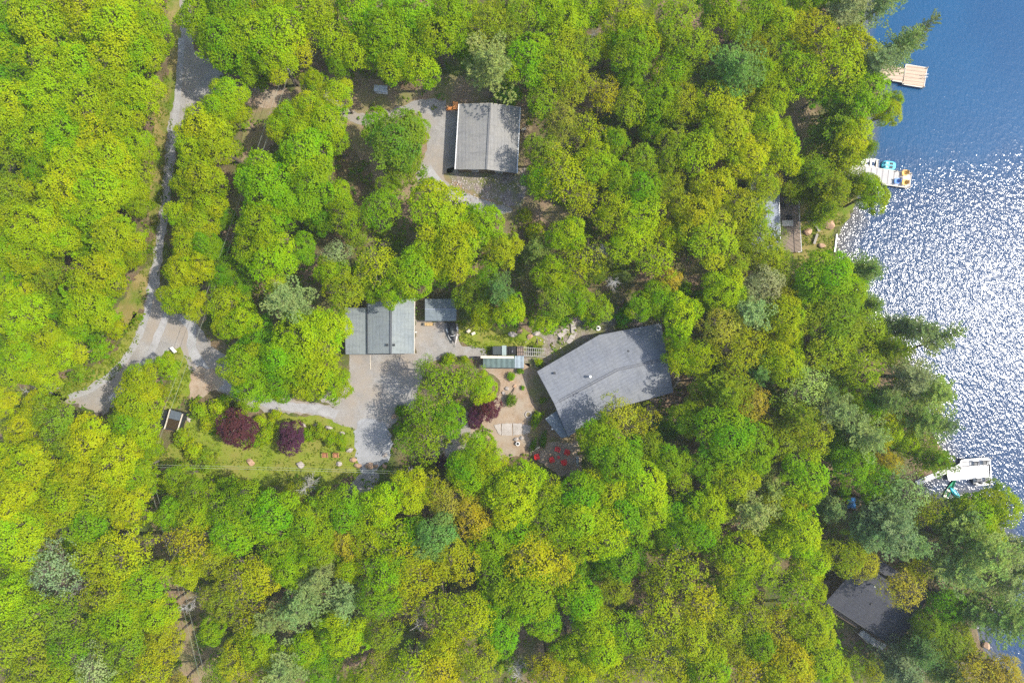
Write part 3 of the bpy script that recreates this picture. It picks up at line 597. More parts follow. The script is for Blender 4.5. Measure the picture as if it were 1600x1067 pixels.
# --- boathouse on the shore and its deck
t = thing('boathouse', 'steel blue roofed boathouse showing between trees left of the shore deck', 'boathouse', P(1200,330))
E, R = 2.8, 3.6; tr_, br_ = P(1216,272,E), P(1220,392,E); rt, rb = P(1196,272,R), P(1198,393,R); tl_, bl_ = P(1172,274,E), P(1174,393,E)
wp = inset([tl_,tr_,br_,bl_],0.4); wall_mb(wp,0,E-0.18).build('wall', M['siding_grey'], t)
rf = MB().prism([tl_,rt,rb,bl_],0.14); rf.prism([lerp3(rt,tr_,.004),tr_,br_,lerp3(rb,br_,.004)],0.14); rf.build('roof', M['roof_boat'], t)
edge_bar(tr_,br_,0.12,0.12,0).build('gutter', M['white'], t)
for tt in (0.35,0.7): window(t, wp[1], wp[2], tt, 1.5, 1.6, 1.2, out=-1)
t = thing('shore_deck', 'brown plank deck with a white edged glass railing right of the boathouse', 'deck', P(1234,340))
MB().prism([P(1219,262,0.5),P(1247,262,0.5),P(1253,394,0.5),P(1221,394,0.5)],0.3).build('deck_boards', M['deck_brown'], t)
mb = MB(); hr = [P(1246.5,262,1.5),P(1248.5,330,1.5),P(1252.5,393,1.5),P(1247,394,1.5)]; mb.tube(hr,0.06,5)
for k in range(8): p = lerp3(hr[0],hr[2],k/7); mb.box((p[0],p[1],1.0),(0.08,0.08,1.0))
mb.build('railing', M['white'], t)
def lounge(u, v, rz, lab, m, name='lounge_chair', z=0.5, sc=1.0, group=None):
    c = P(u, v, z); q = loc2(c, rz); t = thing(name, lab, 'chair', c, group)
    MB().box(q(0.05*sc,0,z+0.36*sc),(0.6*sc,0.62*sc,0.07),rz).build('seat', m, t, bevel=0.01)
    mb = MB()
    for k in range(5): mb.box(q(-0.35*sc,(k-2)*0.13*sc,z+0.68*sc),(0.05,0.11*sc,(0.72-0.05*abs(k-2))*sc),rz,ry=-0.38)
    mb.build('backrest', m, t)
    for s in (-1, 1):
        MB().box(q(0.0,s*0.4*sc,z+0.58*sc),(0.72*sc,0.14*sc,0.04),rz).build('armrest', m, t, bevel=0.01)
        mb = MB(); mb.box(q(0.33*sc,s*0.38*sc,z+0.28*sc),(0.09,0.05,0.56*sc),rz); mb.box(q(-0.3*sc,s*0.36*sc,z+0.28*sc),(0.09,0.05,0.56*sc),rz); mb.build('leg', m, t)
    return t
lounge(1228,306,2.6,'upper black patio chair in shade on the shore deck',M['black'])
lounge(1222,321,0.0,'black patio chair against the boathouse wall on the shore deck',M['black'])
lounge(1231,340,2.0,'lower black patio chair above the pale table on the shore deck',M['black'])
c = P(1228,350,0.5); t = thing('patio_table', 'pale square table on the sunny part of the shore deck', 'table', c)
MB().box((c[0],c[1],1.22),(1.9,1.0,0.06)).build('tabletop', M['cream'], t, bevel=0.01)
for x in (-.8,.8):
    for y in (-.4,.4): MB().box((c[0]+x,c[1]+y,0.84),(0.08,0.08,0.68)).build('leg', M['cream'], t)
c = P(1268,354); 
for i, (u, v, rz, L, lab) in enumerate(((1273,352,-1.05,2.6,'grey plank bench on the shore lawn right of the deck railing'),(1273,374,1.25,1.8,'short tan plank bench below the longer grey plank bench'))):
    c = P(u,v); t = thing('plank_bench', lab, 'bench', c); MB().box((c[0],c[1],0.42),(L,0.4,0.08),rz).build('seat', M['polewood'], t); q = loc2(c, rz)
    for s in (-1,1): MB().box(q(s*L*0.38,0,0.19),(0.1,0.34,0.38),rz).build('leg', M['polewood'], t)
ed = edge_bar(P(1307.5,366,0.08),P(1304,394,0.08),0.25,0.25).build('beach_edging', M['white']); tag(ed, 'white timber edging along the little beach below the round shrub', 'edging')

# --- docks
def dock(name, lab, polys, m, posts, z=0.15, th=0.2, trim=None):
    c = P(*polys[0][0], z); t = thing(name, lab, 'dock', c)
    for pl in polys:
        MB().prism([P(u,v,z) for u,v in pl], th).build('deck_boards', m, t)
        if trim:
            pts = [P(u,v,z) for u,v in pl]
            mb = MB()
            for i in range(len(pts)): bb = edge_bar(pts[i], pts[(i+1)%len(pts)], 0.12, 0.06, 0.02); mb.add(bb.v, bb.f)
            mb.build('edge_trim', trim, t)
    for u, v in posts:
        a = P(u,v,z); MB().cyl((a[0],a[1],-1.6),0.09,2.0+z,8).build('piling', M['polewood'], t)
    return t
d1 = dock('wooden_dock', 'tan plank dock with a wide square end below the leaning pine', [[(1415.5,101),(1448.5,106.5),(1443.5,137.5),(1410,132)],[(1376,100),(1415,107.5),(1410.5,129),(1374,123)]], M['deck_tan'], [(1448,107),(1443,137),(1411,132),(1393,126)], trim=M['cream'])
for o in list(d1.children):
    pass
def ladder(u, v, rz, lab, z=0.15):
    c = P(u,v,z); q = loc2(c, rz); t = thing('swim_ladder', lab, 'ladder', c); mb = MB()
    for s in (-1,1): mb.tube([q(-0.5,s*0.25,z+0.05),q(-0.45,s*0.25,z+0.75),q(0.1,s*0.25,z+0.8),q(0.25,s*0.25,z-0.9)],0.035,6)
    mb.build('side_rail', M['white'], t); mb = MB()
    for k in range(3): mb.tube([q(0.2,-0.25,z-0.1-k*0.28),q(0.2,0.25,z-0.1-k*0.28)],0.03,5)
    mb.build('rung', M['white'], t)
ladder(1445,121,-0.15,'white swim ladder hooked on the outer edge of the tan dock')
d2 = dock('wooden_dock', 'silvery plank dock holding the yellow chairs beside the small boats', [[(1322,256),(1424,271),(1421,294),(1376,288),(1318,279)]], M['deck_grey'], [(1423,272),(1420,293),(1378,288),(1400,268)], trim=M['cream'])
d3 = dock('boat_dock', 'white U shaped dock with slip openings at the lower right shore', [[(1430,752),(1478,731),(1481,738),(1434,757)],[(1478,731),(1547,724),(1548,745),(1482,750)],[(1503,718),(1545,714.5),(1546,718),(1500,722)],[(1543,718),(1547,717.5),(1550,757),(1546,758)],[(1525,755),(1546,753.5),(1546,757),(1525,758.5)],[(1503,722),(1519,720.5),(1519,727),(1492,729)]], M['deck_white'], [(1547,715),(1549,757),(1503,717),(1526,757),(1482,732),(1500,730)], trim=M['white'])
YC = [(1411,271.5,3.2,'yellow plastic chair at the far end of the silvery dock, upper of the pair'),(1411,286,3.0,'yellow plastic chair at the far end of the silvery dock, lower of the pair')]
for u, v, rz, lab in YC: lounge(u,v,rz,lab,M['yellow'],'dock_chair',0.15,1.05,'yellow chairs on the silvery dock')
c = P(1411,278.8,0.15); t = thing('side_table','small white table between the two yellow chairs','table',c); MB().cyl((c[0],c[1],0.6),0.25,0.05,14).build('tabletop',M['white'],t); MB().cyl((c[0],c[1],0.15),0.06,0.45,8).build('leg',M['white'],t)
lounge(1399,284,3.1,'blue plastic chair on the silvery dock left of the yellow chairs',M['blue'],'dock_chair',0.15,1.0)
for i,(u,v,lab) in enumerate(((1523,723.5,'dark deck chair in the upper bay of the white dock, left one'),(1537,722.5,'dark deck chair in the upper bay of the white dock, right one'),(1527,750,'dark deck chair in the lower bay of the white dock, left one'),(1540,749,'dark deck chair in the lower bay of the white dock, right one'))):
    lounge(u,v,-1.6 if v<740 else 1.5,lab,M['dark'],'dock_chair',0.15,1.0,'dark chairs on the white dock')
MB().prism([P(1519,720,0.1),P(1545,717.5,0.1),P(1545,726,0.1),P(1519,728,0.1)],0.12).build('deck_boards', M['deck_white'], d3)
MB().prism([P(1521,745.5,0.1),P(1546,744,0.1),P(1546,754,0.1),P(1521,755.5,0.1)],0.12).build('deck_boards', M['deck_white'], d3)

# --- boats
def open_boat(u, v, rz, L, W, H, m, mi, lab, name, cat, thw=3, z=None):
    z = WZ-0.1 if z is None else z
    c = P(u,v,z); q = loc2(c, rz); t = thing(name, lab, cat, c); vs, fs, rows = hull(None, q, L, W, H, z, 16, 12, 2.4)
    mb = MB(); mb.add(vs, fs); o = mb.build('hull', m, t, smooth=True); sm = o.modifiers.new('s','SOLIDIFY'); sm.thickness = 0.05; sm.offset = -1
    for k in range(thw):
        s = 0.12+0.28*k; i = int(s*16); a0, b0 = Vector(rows[i][0]), Vector(rows[i][-1]); d = Vector(q(1,0,0))-Vector(q(0,0,0)); d = d.normalized()*0.16; dz = Vector((0,0,-0.08))
        a1, b1x = a0.lerp(b0,0.04)+dz, a0.lerp(b0,0.96)+dz
        MB().prism([a1-d,a1+d,b1x+d,b1x-d],0.05).build('seat', mi, t)
    mb = MB(); mb.tube([rows[i][0] for i in range(17)],0.04,5); mb.tube([rows[i][-1] for i in range(17)],0.04,5); mb.tube([rows[0][0],rows[0][-1]],0.04,5); mb.build('gunwale', M['white'] if m is M['white'] else m, t)
    return t
open_boat(1355.5,255.5,math.pi-0.1,3.4,1.55,0.42,M['white'],M['cream'],'white rowboat moored against the silvery dock, bow to the shore','rowboat','boat')
open_boat(1483,762,math.radians(60),3.7,0.85,0.3,M['green'],M['cream'],'green canoe floating below the walkway of the white dock','canoe','canoe',2)
c = P(1387.5,259.5,WZ); q = loc2(c,-0.12); t = thing('pedal_boat','turquoise pedal boat with moulded seats beside the white rowboat','pedal boat',c)
mb = MB(); out = [q(1.2*abs(math.cos(a))**0.6*(1 if math.cos(a)>0 else -1), 0.78*abs(math.sin(a))**0.6*(1 if math.sin(a)>0 else -1), WZ+0.38) for a in [2*math.pi*k/24 for k in range(24)]]
mb.prism(out,0.45); mb.build('hull',M['turq'],t,bevel=0.08)
for x,y in ((-0.45,0.33),(-0.45,-0.33)): 
    MB().box(q(x,y,WZ+0.46),(0.5,0.42,0.14),-0.12).build('seat',M['turqpale'],t,bevel=0.05); MB().box(q(x-0.3,y,WZ+0.64),(0.14,0.42,0.4),-0.12).build('backrest',M['turqpale'],t,bevel=0.05)
for y in (0.33,-0.33): MB().box(q(0.35,y,WZ+0.40),(0.55,0.36,0.06),-0.12).build('footwell',M['black'],t)
MB().tube([q(-0.9,0,WZ+0.48),q(1.0,0,WZ+0.5)],0.09,8).build('centre_ridge',M['turqpale'],t)
c = P(1494,771,0.0); q = loc2(c,2.3); t = thing('kayak','short turquoise kayak pulled in beside the green canoe','kayak',P(1494,771,WZ-0.05))
vs=[]; fs=[]
for i in range(13):
    s=i/12; wd=0.42*math.sin(math.pi*min(max(s,0.02),0.98))**0.6
    for k in range(10): a=2*math.pi*k/10; vs.append(q(-1.3+2.6*s,wd*math.cos(a),WZ+0.15+0.2*math.sin(a)*(wd/0.42)+0.05))
for i in range(12):
    for k in range(10): fs.append((i*10+k,i*10+(k+1)%10,i*10+10+(k+1)%10,i*10+10+k))
fs += [tuple(range(10))[::-1], tuple(range(120,130))]
MB().add(vs,fs).build('hull',M['turq'],t,smooth=True); mb=MB(); mb.tube([q(0.5*math.cos(a),0.25*math.sin(a),WZ+0.37) for a in [2*math.pi*k/14 for k in range(15)]],0.04,5,False); mb.build('cockpit_rim',M['black'],t)
MB().box(q(-0.05,0,WZ+0.36),(0.55,0.3,0.05),2.3).build('seat',M['black'],t)

# --- bin shelter with pale rails by the pole
t = thing('bin_shelter', 'dark glossy lidded bin shelter with pale side rails above the leaning pole', 'bin shelter', P(272,656))
pl = [P(264,639,1.4),P(289,646,1.4),P(279,674,1.2),P(256,670,1.2)]
MB().prism(pl,1.25).build('box', M['dark'], t)
MB().prism([P(267.5,640.5,1.52),P(284,645,1.52),P(280,657,1.45),P(263.5,653,1.45)],0.06).build('lid', plain('tinted_glazing',(0.10,0.12,0.14),0.12), t)
MB().prism([P(263.5,653.6,1.45),P(280,657.6,1.45),P(276,672,1.3),P(258.5,668,1.3)],0.06).build('lid', plain('brown_glazing',(0.05,0.035,0.02),0.15), t)
for a, b in (((266,639),(257,670)),((285.5,646.5),(277,674))): edge_bar(P(*a,1.62),P(*b,1.42),0.16,0.18).build('side_rail', M['cream'], t)
for a, b in (((261,641),(252,669)),((289,647.5),(281.5,672))): edge_bar(P(*a,1.1),P(*b,0.9),0.4,0.9).build('side_panel', M['dark'], t)

# --- utility poles and wires
def pole(u0, v0, u1, v1, H, lab, rz, extra=None):
    a = Vector(P(u0,v0)); b = Vector(P(u1,v1,H)); t = thing('utility_pole', lab, 'utility pole', tuple(a))
    MB().tube([tuple(a-Vector((0,0,0.3))), tuple(a.lerp(b,0.5)), tuple(b)],[0.2,0.17,0.12],10).build('pole', M['polewood'], t)
    d = Vector((math.cos(rz),math.sin(rz),0)); top = a.lerp(b,0.95)
    o = MB().box(tuple(top+Vector((0,0,0.15))),(2.0,0.12,0.14),rz).build('crossarm', M['polewood'], t)
    for s in (-0.85,-0.3,0.3,0.85): 
        p = top+d*s+Vector((0,0,0.22)); MB().cyl(tuple(p),0.05,0.2,8,0.03).build('insulator', M['white'], o)
    if extra:
        p = a.lerp(b,0.82)+Vector((0.35,-0.1,0)); MB().cyl(tuple(p),0.25,0.85,12).build('transformer', M['steel'], t)
    return top+Vector((0,0,0.42)), d
T1, D1 = pole(248,720,230,727,8.6,'leaning grey utility pole below the bin shelter at the lawn corner',math.radians(150))
T2, D2 = pole(461,134,450,108,8.2,'leaning utility pole with a crossarm above the side drive near the top',math.radians(140))
T3, D3 = pole(644,731,638,738,8.0,'utility pole carrying a grey transformer drum right of the parking pad',math.radians(80),1)
def wires(name, lab, pts, offs, sag=0.7, group=None):
    mb = MB()
    for o_ in offs:
        for (a, da), (b, db) in zip(pts[:-1], pts[1:]):
            A, B = a+da*o_, b+db*o_; mb.tube([tuple(A.lerp(B,k/16)-Vector((0,0,sag*4*(k/16)*(1-k/16)))) for k in range(17)],0.02,4,False)
    o = mb.build(name, M['wire']); tag(o, lab, 'power line', group)
def off(u,v,h,rz): return (Vector(P(u,v,h)), Vector((math.cos(rz),math.sin(rz),0)))
wires('power_line','pair of pale wires running from the leaning pole up to the upper pole',[(T1,D1),(T2,D2)],(-0.5,0.5))
wires('power_line','pair of pale wires crossing the lawn from the leaning pole to the transformer pole',[(T1,Vector((0,1,0))),(T3,Vector((0,1,0)))],(-0.18,0.18),0.4)
wires('power_line','pair of pale wires dropping from the leaning pole to the bottom edge',[(T1,D1),off(330,1120,9,math.radians(170))],(-0.5,0.5))
wires('power_line','pale wires climbing from the upper pole to the top edge',[(T2,D2),off(640,-40,9,math.radians(140))],(-0.7,0.1,0.7))

# --- garden furniture
RC = [(870.8,701.5,-1.9,'red wooden armchair of the patio circle, topmost, facing down'),(885,705.5,2.9,'red wooden armchair of the patio circle, farthest to the right'),(862.3,717,0.4,'red wooden armchair of the patio circle, on its left side'),(880.5,721,1.9,'red wooden armchair of the patio circle, lowest of them'),(839.3,712.5,0.2,'red wooden armchair standing alone left of the patio circle')]
for u,v,rz,lab in RC: lounge(u,v,rz,lab,M['red'],'garden_chair',0.012,1.05,'red chairs on the patio')
c = P(872.5,713.5); t = thing('side_table','small red round table in the middle of the red chairs','table',c); MB().cyl((c[0],c[1],0.45),0.27,0.05,14).build('tabletop',M['red'],t); MB().cyl((c[0],c[1],0.01),0.12,0.44,8,0.05).build('base',M['red'],t)
for u,lab in ((509,'brown wooden armchair on the lawn, left of the matching pair'),(526,'brown wooden armchair on the lawn, right of the matching pair')): lounge(u,710.5,-math.pi/2+0.05,lab,M['brownchair'],'garden_chair',0.012,1.1,'brown chairs on the garden lawn')
c = P(901.5,719); t = thing('barbecue','grey lidded barbecue on the patio edge right of the red chairs','barbecue',c)
MB().box((c[0],c[1],0.9),(0.55,0.85,0.3)).build('body',M['dark'],t,bevel=0.03); MB().box((c[0]-0.02,c[1],1.12),(0.45,0.7,0.16)).build('lid',M['steel'],t,bevel=0.05)
for y in (-0.62,0.62): MB().box((c[0],c[1]+y,0.95),(0.45,0.36,0.04)).build('side_shelf',M['steel'],t)
for x in (-.2,.2):
    for y in (-.35,.35): MB().box((c[0]+x,c[1]+y,0.38),(0.05,0.05,0.75)).build('leg',M['dark'],t)
c = P(836,701.5); t = thing('log_bench','pale split log bench above the lone red chair','bench',c); MB().box((c[0],c[1],0.42),(1.9,0.28,0.1),0.55).build('seat',M['cream'],t,bevel=0.03); q=loc2(c,0.55)
for s in (-1,1): MB().cyl(q(s*0.65,0,0),0.14,0.36,8).build('leg',M['bark'],t)
c = P(809,692.5); t = thing('fire_bowl','round white rimmed fire bowl on the patio beside the flower bed','fire bowl',c)
MB().tube([(c[0],c[1],0.0),(c[0],c[1],0.3),(c[0],c[1],0.55)],[0.16,0.2,0.36],16).build('bowl',M['white'],t); MB().cyl((c[0],c[1],0.552),0.24,0.02,14).build('ash_pan',M['black'],t)
c = P(934.5,513); t = thing('well_cap','round white well cap with a dark centre above the main house','well cap',c)
MB().cyl((c[0],c[1],0),0.42,0.4,18).build('casing',M['white'],t); MB().cyl((c[0],c[1],0.4),0.2,0.05,14).build('lid',M['black'],t)
c = P(825.7,647.5); t = thing('fire_ring','ring of dark stones around ash on the tan patio','fire ring',c)
mb = MB()
for k in range(11):
    a = 2*math.pi*k/11; mb.box((c[0]+0.5*math.cos(a),c[1]+0.5*math.sin(a),0.09),(0.22,0.3,0.18),a,0.1)
mb.build('stones',M['rock'],t,bevel=0.04); MB().cyl((c[0],c[1],0.012),0.4,0.04,14).build('ash',M['browndirt'],t)
c = P(274,546.5); t = thing('notice_board','small white board lying beside a stake on the junction grass','sign',c)
MB().box((c[0],c[1],0.75),(1.15,0.12,0.6),-0.85,rx=0.5).build('board',M['white'],t); q=loc2(c,-0.85)
for s in (-1,1): MB().box(q(s*0.4,0.1,0.35),(0.08,0.08,0.7),-0.85).build('stake',M['polewood'],t)
c = P(598,146); t = thing('boat_rack','pale metal framed garden swing under the tree left of the top cottage','garden swing',c)
t.name = 'garden_swing'; ORI['garden_swing'] = Vector(c)
MB().box((c[0],c[1],0.5),(1.9,0.6,0.08),-0.1).build('seat',M['white'],t); MB().box((c[0],c[1]+0.35,0.8),(1.9,0.08,0.5),-0.1,rx=0.2).build('backrest',M['white'],t); MB().box((c[0],c[1]+0.1,1.85),(2.3,1.1,0.05),-0.1,rx=0.1).build('canopy',M['steel'],t)
for s in (-1,1): mb=MB(); mb.tube([(c[0]+s*1.1,c[1]-0.5,0),(c[0]+s*1.1,c[1]+0.1,1.85),(c[0]+s*1.1,c[1]+0.6,0)],0.035,6); mb.build('frame',M['steel'],t)
for u,v,sx,sy,rz,lab in ((1322,735,1.7,1.0,0.3,'small blue tarpaulin over a low heap in the lower right woods, upper one'),(1330,786,1.5,1.9,0.1,'larger blue tarpaulin over a heap in the lower right woods, lower one')):
    c = P(u,v); mb=MB(); n=8; vs=[]
    for i in range(n+1):
        for j in range(n+1):
            x,y=(i/n-.5),(j/n-.5); z=0.05+0.55*(1-(2*abs(x))**2.2)*(1-(2*abs(y))**2.2)+rnd.uniform(0,.05); vs.append((c[0]+(x*math.cos(rz)-y*math.sin(rz))*sx,c[1]+(x*math.sin(rz)+y*math.cos(rz))*sy,max(0.0,z)))
    mb.add(vs,[(i*(n+1)+j,(i+1)*(n+1)+j,(i+1)*(n+1)+j+1,i*(n+1)+j+1) for i in range(n) for j in range(n)]); o=mb.build('tarpaulin',M['tarp'],smooth=True); tag(o,lab,'tarpaulin')
c = P(1301,42); t = thing('kayak','orange kayak lying on the bank beneath the pines at the top shore','kayak',c); q=loc2(c,-0.4)
vs=[]; fs=[]
for i in range(13):
    s=i/12; wd=0.4*math.sin(math.pi*min(max(s,0.02),0.98))**0.6
    for k in range(10): a=2*math.pi*k/10; vs.append(q(-1.1+2.2*s,wd*math.cos(a),0.22+0.2*math.sin(a)*(wd/0.4)))
for i in range(12):
    for k in range(10): fs.append((i*10+k,i*10+(k+1)%10,i*10+10+(k+1)%10,i*10+10+k))
fs += [tuple(range(10))[::-1], tuple(range(120,130))]
MB().add(vs,fs).build('hull',M['orange'],t,smooth=True); MB().box(q(0,0,0.42),(0.7,0.34,0.04),-0.4).build('cockpit',M['black'],t)
t = thing('guard_rail','low dark timber rail along the top edge of the brown side drive','rail',P(405,138))
mb=MB(); mb.tube([P(362,134,0.6),P(446,137.5,0.6)],0.09,6); mb.build('rail',M['siding'],t)
for k in range(7): a=P(364+k*13.3,134+k*0.55); MB().box((a[0],a[1],0.28),(0.14,0.14,0.56)).build('post',M['siding'],t)
t = thing('garden_fence','low grey wire fence post beside the red flower pot near the rock garden','fence',P(690,700))
mb=MB()
for u,v in ((681,716),(690,700),(700,690)): a=P(u,v); mb.box((a[0],a[1],0.45),(0.08,0.08,0.9))
mb.build('post',M['polewood'],t); MB().tube([P(681,716,0.85),P(690,700,0.85),P(700,690,0.85)],0.02,4).build('wire',M['steel'],t)
t['label']='low fence of three grey posts beside the dark gravel rock garden'
c = P(699,729.5); t = thing('flower_pot','red flower pot at the foot of the dark gravel rock garden','flower pot',c)
MB().cyl((c[0],c[1],0),0.28,0.45,12,0.36).build('pot',plain('rose_red_glaze',(0.55,0.03,0.10),0.4),t); MB().cyl((c[0],c[1],0.4),0.3,0.06,12).build('soil',M['browndirt'],t)
c = P(707,718); t = thing('garden_pond','small round black tub pond on the dark gravel rock garden','tub',c)
MB().cyl((c[0],c[1],0),0.55,0.4,18).build('tub',M['black'],t); MB().cyl((c[0],c[1],0.4),0.48,0.01,18).build('water_surface',M['glass'],t)

# --- stone steps, flagstones and boulders
def flag(pts, z, lab, m, seed, h=0.1, name='flagstone', cat='flagstone', group=None):
    o = rough_outline(pts, 0.05, 0.4, seed, True, False); mb = MB(); mb.prism([(p.x,p.y,z+h) for p in o], h+0.05); ob = mb.build(name, m, bevel=0.02); tag(ob, lab, cat, group)
flag([(772,664),(782,661),(783,679),(779,678)],0.02,'leftmost narrow pale flagstone of the path through the tan patio',M['slab'],1,group='flagstones of the patio path')
flag([(783.6,661.5),(800,661),(800,680),(784,680)],0.02,'wide pale flagstone of the patio path, second from the left',M['slab'],2,group='flagstones of the patio path')
flag([(801.5,661),(816,661),(816,678),(801.5,680)],0.02,'pale flagstone of the patio path with a clean square outline, third from the left',M['slab'],3,group='flagstones of the patio path')
flag([(817,662),(829,665),(828,676),(817,679)],0.02,'rightmost flagstone of the patio path, nearest the porch roof',M['slab'],4,group='flagstones of the patio path')
ST=[[(888,497),(893,497),(899,509),(892,511)],[(892,511.5),(899,509.8),(901,520),(893,520)],[(893,520.6),(901,520.6),(897,530),(889,528)],[(889,528.6),(896.5,530.6),(890,538),(884,534)],[(870,522),(884,512),(889,516),(876,530)]]
nm=['topmost','second','third','lowest']
for i,p in enumerate(ST[:4]): flag(p,0.02+0.12*(3-i)*0.6,f'{nm[i]} slab of the curving stone steps above the main house',M['slab'],10+i,0.15,'stone_step','step','curving stone steps')
flag(ST[4],0.02,'broad grey flat slab left of the curving stone steps',M['rock'],15,0.2,'flat_rock','rock')
def boulder(u, v, r, lab, m, asp=1.0, rz=0.0, group=None, seed=0):
    bm = bmesh.new(); bmesh.ops.create_icosphere(bm, subdivisions=3, radius=1.0); rr = random.Random(seed)
    pl = [(Vector((rr.uniform(-1,1),rr.uniform(-1,1),rr.uniform(-0.3,1))).normalized(), rr.uniform(0.62,0.92)) for _ in range(12)]
    for v_ in bm.verts:
        for n_, d in pl:
            k = v_.co.dot(n_)
            if k > d: v_.co -= n_*(k-d)
        v_.co += Vector((rr.uniform(-1,1),rr.uniform(-1,1),rr.uniform(-1,1)))*0.02
        v_.co.x *= r; v_.co.y *= r*asp; v_.co.z *= r*0.62
    me = bpy.data.meshes.new('boulder'); bm.to_mesh(me); bm.free(); me.materials.append(m); o = bpy.data.objects.new('boulder', me); link(o)
    p = P(u,v); o.location = (p[0],p[1],r*0.25); o.rotation_euler[2] = rz; tag(o, lab, 'rock', group); return o
BL = [(475,664,0.55,'pale boulder above the purple tree, leftmost of the garden row',0,.5),(495,665,0.5,'pale boulder in the garden row, second from the left',0,.5),(514,668,0.75,'long pale boulder in the garden row, third from the left',0,.45),(534,677,0.6,'pale grey boulder at the right end of the garden row',0,.6),
 (547,703,0.7,'white upright boulder at the left rim of the parking pad, uppermost of three',0,.6),(552,718,0.75,'tan topped boulder at the left rim of the parking pad, middle of three',1,.6),(559,727,0.75,'dark sided boulder at the left rim of the parking pad, lowest of three',1,.7),(578,727,0.95,'large orange tan boulder at the foot of the parking pad',1,.6),
 (530,724.5,0.55,'single grey boulder below the right brown armchair',0,.9),(469.5,726,0.75,'pale grey boulder on the lawn right of the garden pole wires',0,.9),(392,721.5,0.8,'brown sided boulder on the lawn below the left purple tree',1,.8),
 (606,664,0.45,'small white boulder at the upper right rim of the parking pad',0,.8),(608,678,0.45,'small pale boulder at the right rim of the parking pad, below the first',0,.8),(601,710,0.6,'white boulder at the lower right rim of the parking pad',0,.7),
 (588,728,0.45,'small tan boulder right of the large orange tan boulder',1,.8),(601,728,0.6,'tan slab boulder under the wires right of the parking pad',1,.6),
 (801,522,0.85,'flat grey boulder on the grass right of the shed',0,.6),(812,517,0.6,'tan boulder touching the flat grey boulder on its upper right',1,.8),(838,520,0.8,'dark grey boulder in the stony bed left of the stone steps',0,.8),(828,526,0.6,'tan boulder left of the dark grey boulder in the stony bed',1,.8),
 (1292,351,1.3,'large pale boulder on the shore lawn right of the plank benches',1,.7),(1262,342,0.7,'pale boulder touching the upper end of the grey plank bench',0,.7),(1262,362,0.9,'rounded tan boulder left of the short plank bench',1,.8),(1283,384,0.7,'flat tan boulder on the shore lawn near the beach edging',1,.7),
 (756,600,0.4,'small pinkish rock beside the patio, under the tree edge',1,.8),(798,594,0.45,'pinkish rock in the flower bed below the green roof, left one',1,.8),(804,603,0.4,'pinkish rock in the flower bed below the green roof, right one',1,.8),(792,607,0.5,'broad pale rock in the flower bed right of the leafy tree',0,.8),(787,614,0.4,'small pale rock lowest in the flower bed below the green roof',0,.8),
 (806,686,0.5,'mottled rock above the white fire bowl',0,.8),(815,684,0.5,'pale mottled rock right above the white fire bowl',0,.8),(838,572,0.4,'pale rock at the left corner of the main house roof',0,.8),(295,655,0.45,'white rock right of the bin shelter, lower of two',0,1.2),(301,642,0.4,'white rock right of the bin shelter, upper of two',0,1.2),
 (617,650,0.7,'tan boulder in the planting right of the driveway fork',1,.7),(624,664,0.55,'brown boulder in the planting right of the parking pad top',1,.8),(1540,1008,0.8,'pale rock on the shore at the lower right inlet',1,.8),(1468,906,0.9,'dark edged rock on the red earth right of the charcoal roof',1,.8)]
for i,(u,v,r,lab,wm,asp) in enumerate(BL): boulder(u,v,r,lab,M['rock_warm'] if wm else M['rock'],asp,rnd.uniform(-.6,.6),None,i+1)

o = MB().tube([P(578,555,0.06),P(578.3,566,0.06),P(578.6,577,0.06)],0.06,6).build('drain_pipe', M['cream']); tag(o, 'thin pale pipe lying on the gravel straight below the garage','pipe')
# ---------------------------------------------------------------- tree prototypes
def unit(a): return a/np.maximum(np.linalg.norm(a, axis=-1, keepdims=True), 1e-9)
def cards(mbd, pos, nrm, size, rg, clump, asp=0.75, along=None, jit=0.37):
    """leaf cards: a folded rhombus each (2 triangles along the midrib)"""
    n = len(pos)
    if n == 0: return
    nn = unit(nrm + rg.normal(0, jit, (n,3)))
    r = rg.normal(0,1,(n,3)) if along is None else along + rg.normal(0,0.25,(n,3))
    t = unit(r - nn*(r*nn).sum(1, keepdims=True)); b = np.cross(nn, t)
    s = size*rg.uniform(0.7, 1.3, n)[:,None]
    a = pos + t*s*0.5; c = pos - t*s*0.5; l = pos + b*s*0.5*asp + nn*s*0.12; q = pos - b*s*0.5*asp + nn*s*0.12
    V = np.stack([a,l,c,q],1).reshape(-1,3)
    mbd['v'].append(V); T = np.stack([rg.uniform(0,1,n), np.broadcast_to(clump,(n,)), rg.uniform(0,1,n), np.ones(n)],1); mbd['t'].append(T)
def crown_mesh(name, mbd, m):
    V = np.concatenate(mbd['v']); T = np.concatenate(mbd['t']); nf = len(V)//4
    me = bpy.data.meshes.new(name); me.vertices.add(len(V)); me.vertices.foreach_set('co', V.astype(np.float32).ravel())
    me.loops.add(nf*4); me.loops.foreach_set('vertex_index', np.arange(nf*4, dtype=np.int32))
    me.polygons.add(nf); me.polygons.foreach_set('loop_start', np.arange(0, nf*4, 4, dtype=np.int32))
    try: me.polygons.foreach_set('loop_total', np.full(nf, 4, dtype=np.int32))
    except Exception: pass
    me.update(calc_edges=True); me.materials.append(m)
    a = me.attributes.new('tint', 'FLOAT_COLOR', 'FACE'); a.data.foreach_set('color', T.astype(np.float32).ravel()); return me
def dirs(n, rg, zmin=-1.0):
    z = rg.uniform(zmin, 1, n); a = rg.uniform(0, 2*np.pi, n); r = np.sqrt(1-z*z); return np.stack([r*np.cos(a), r*np.sin(a), z], 1)
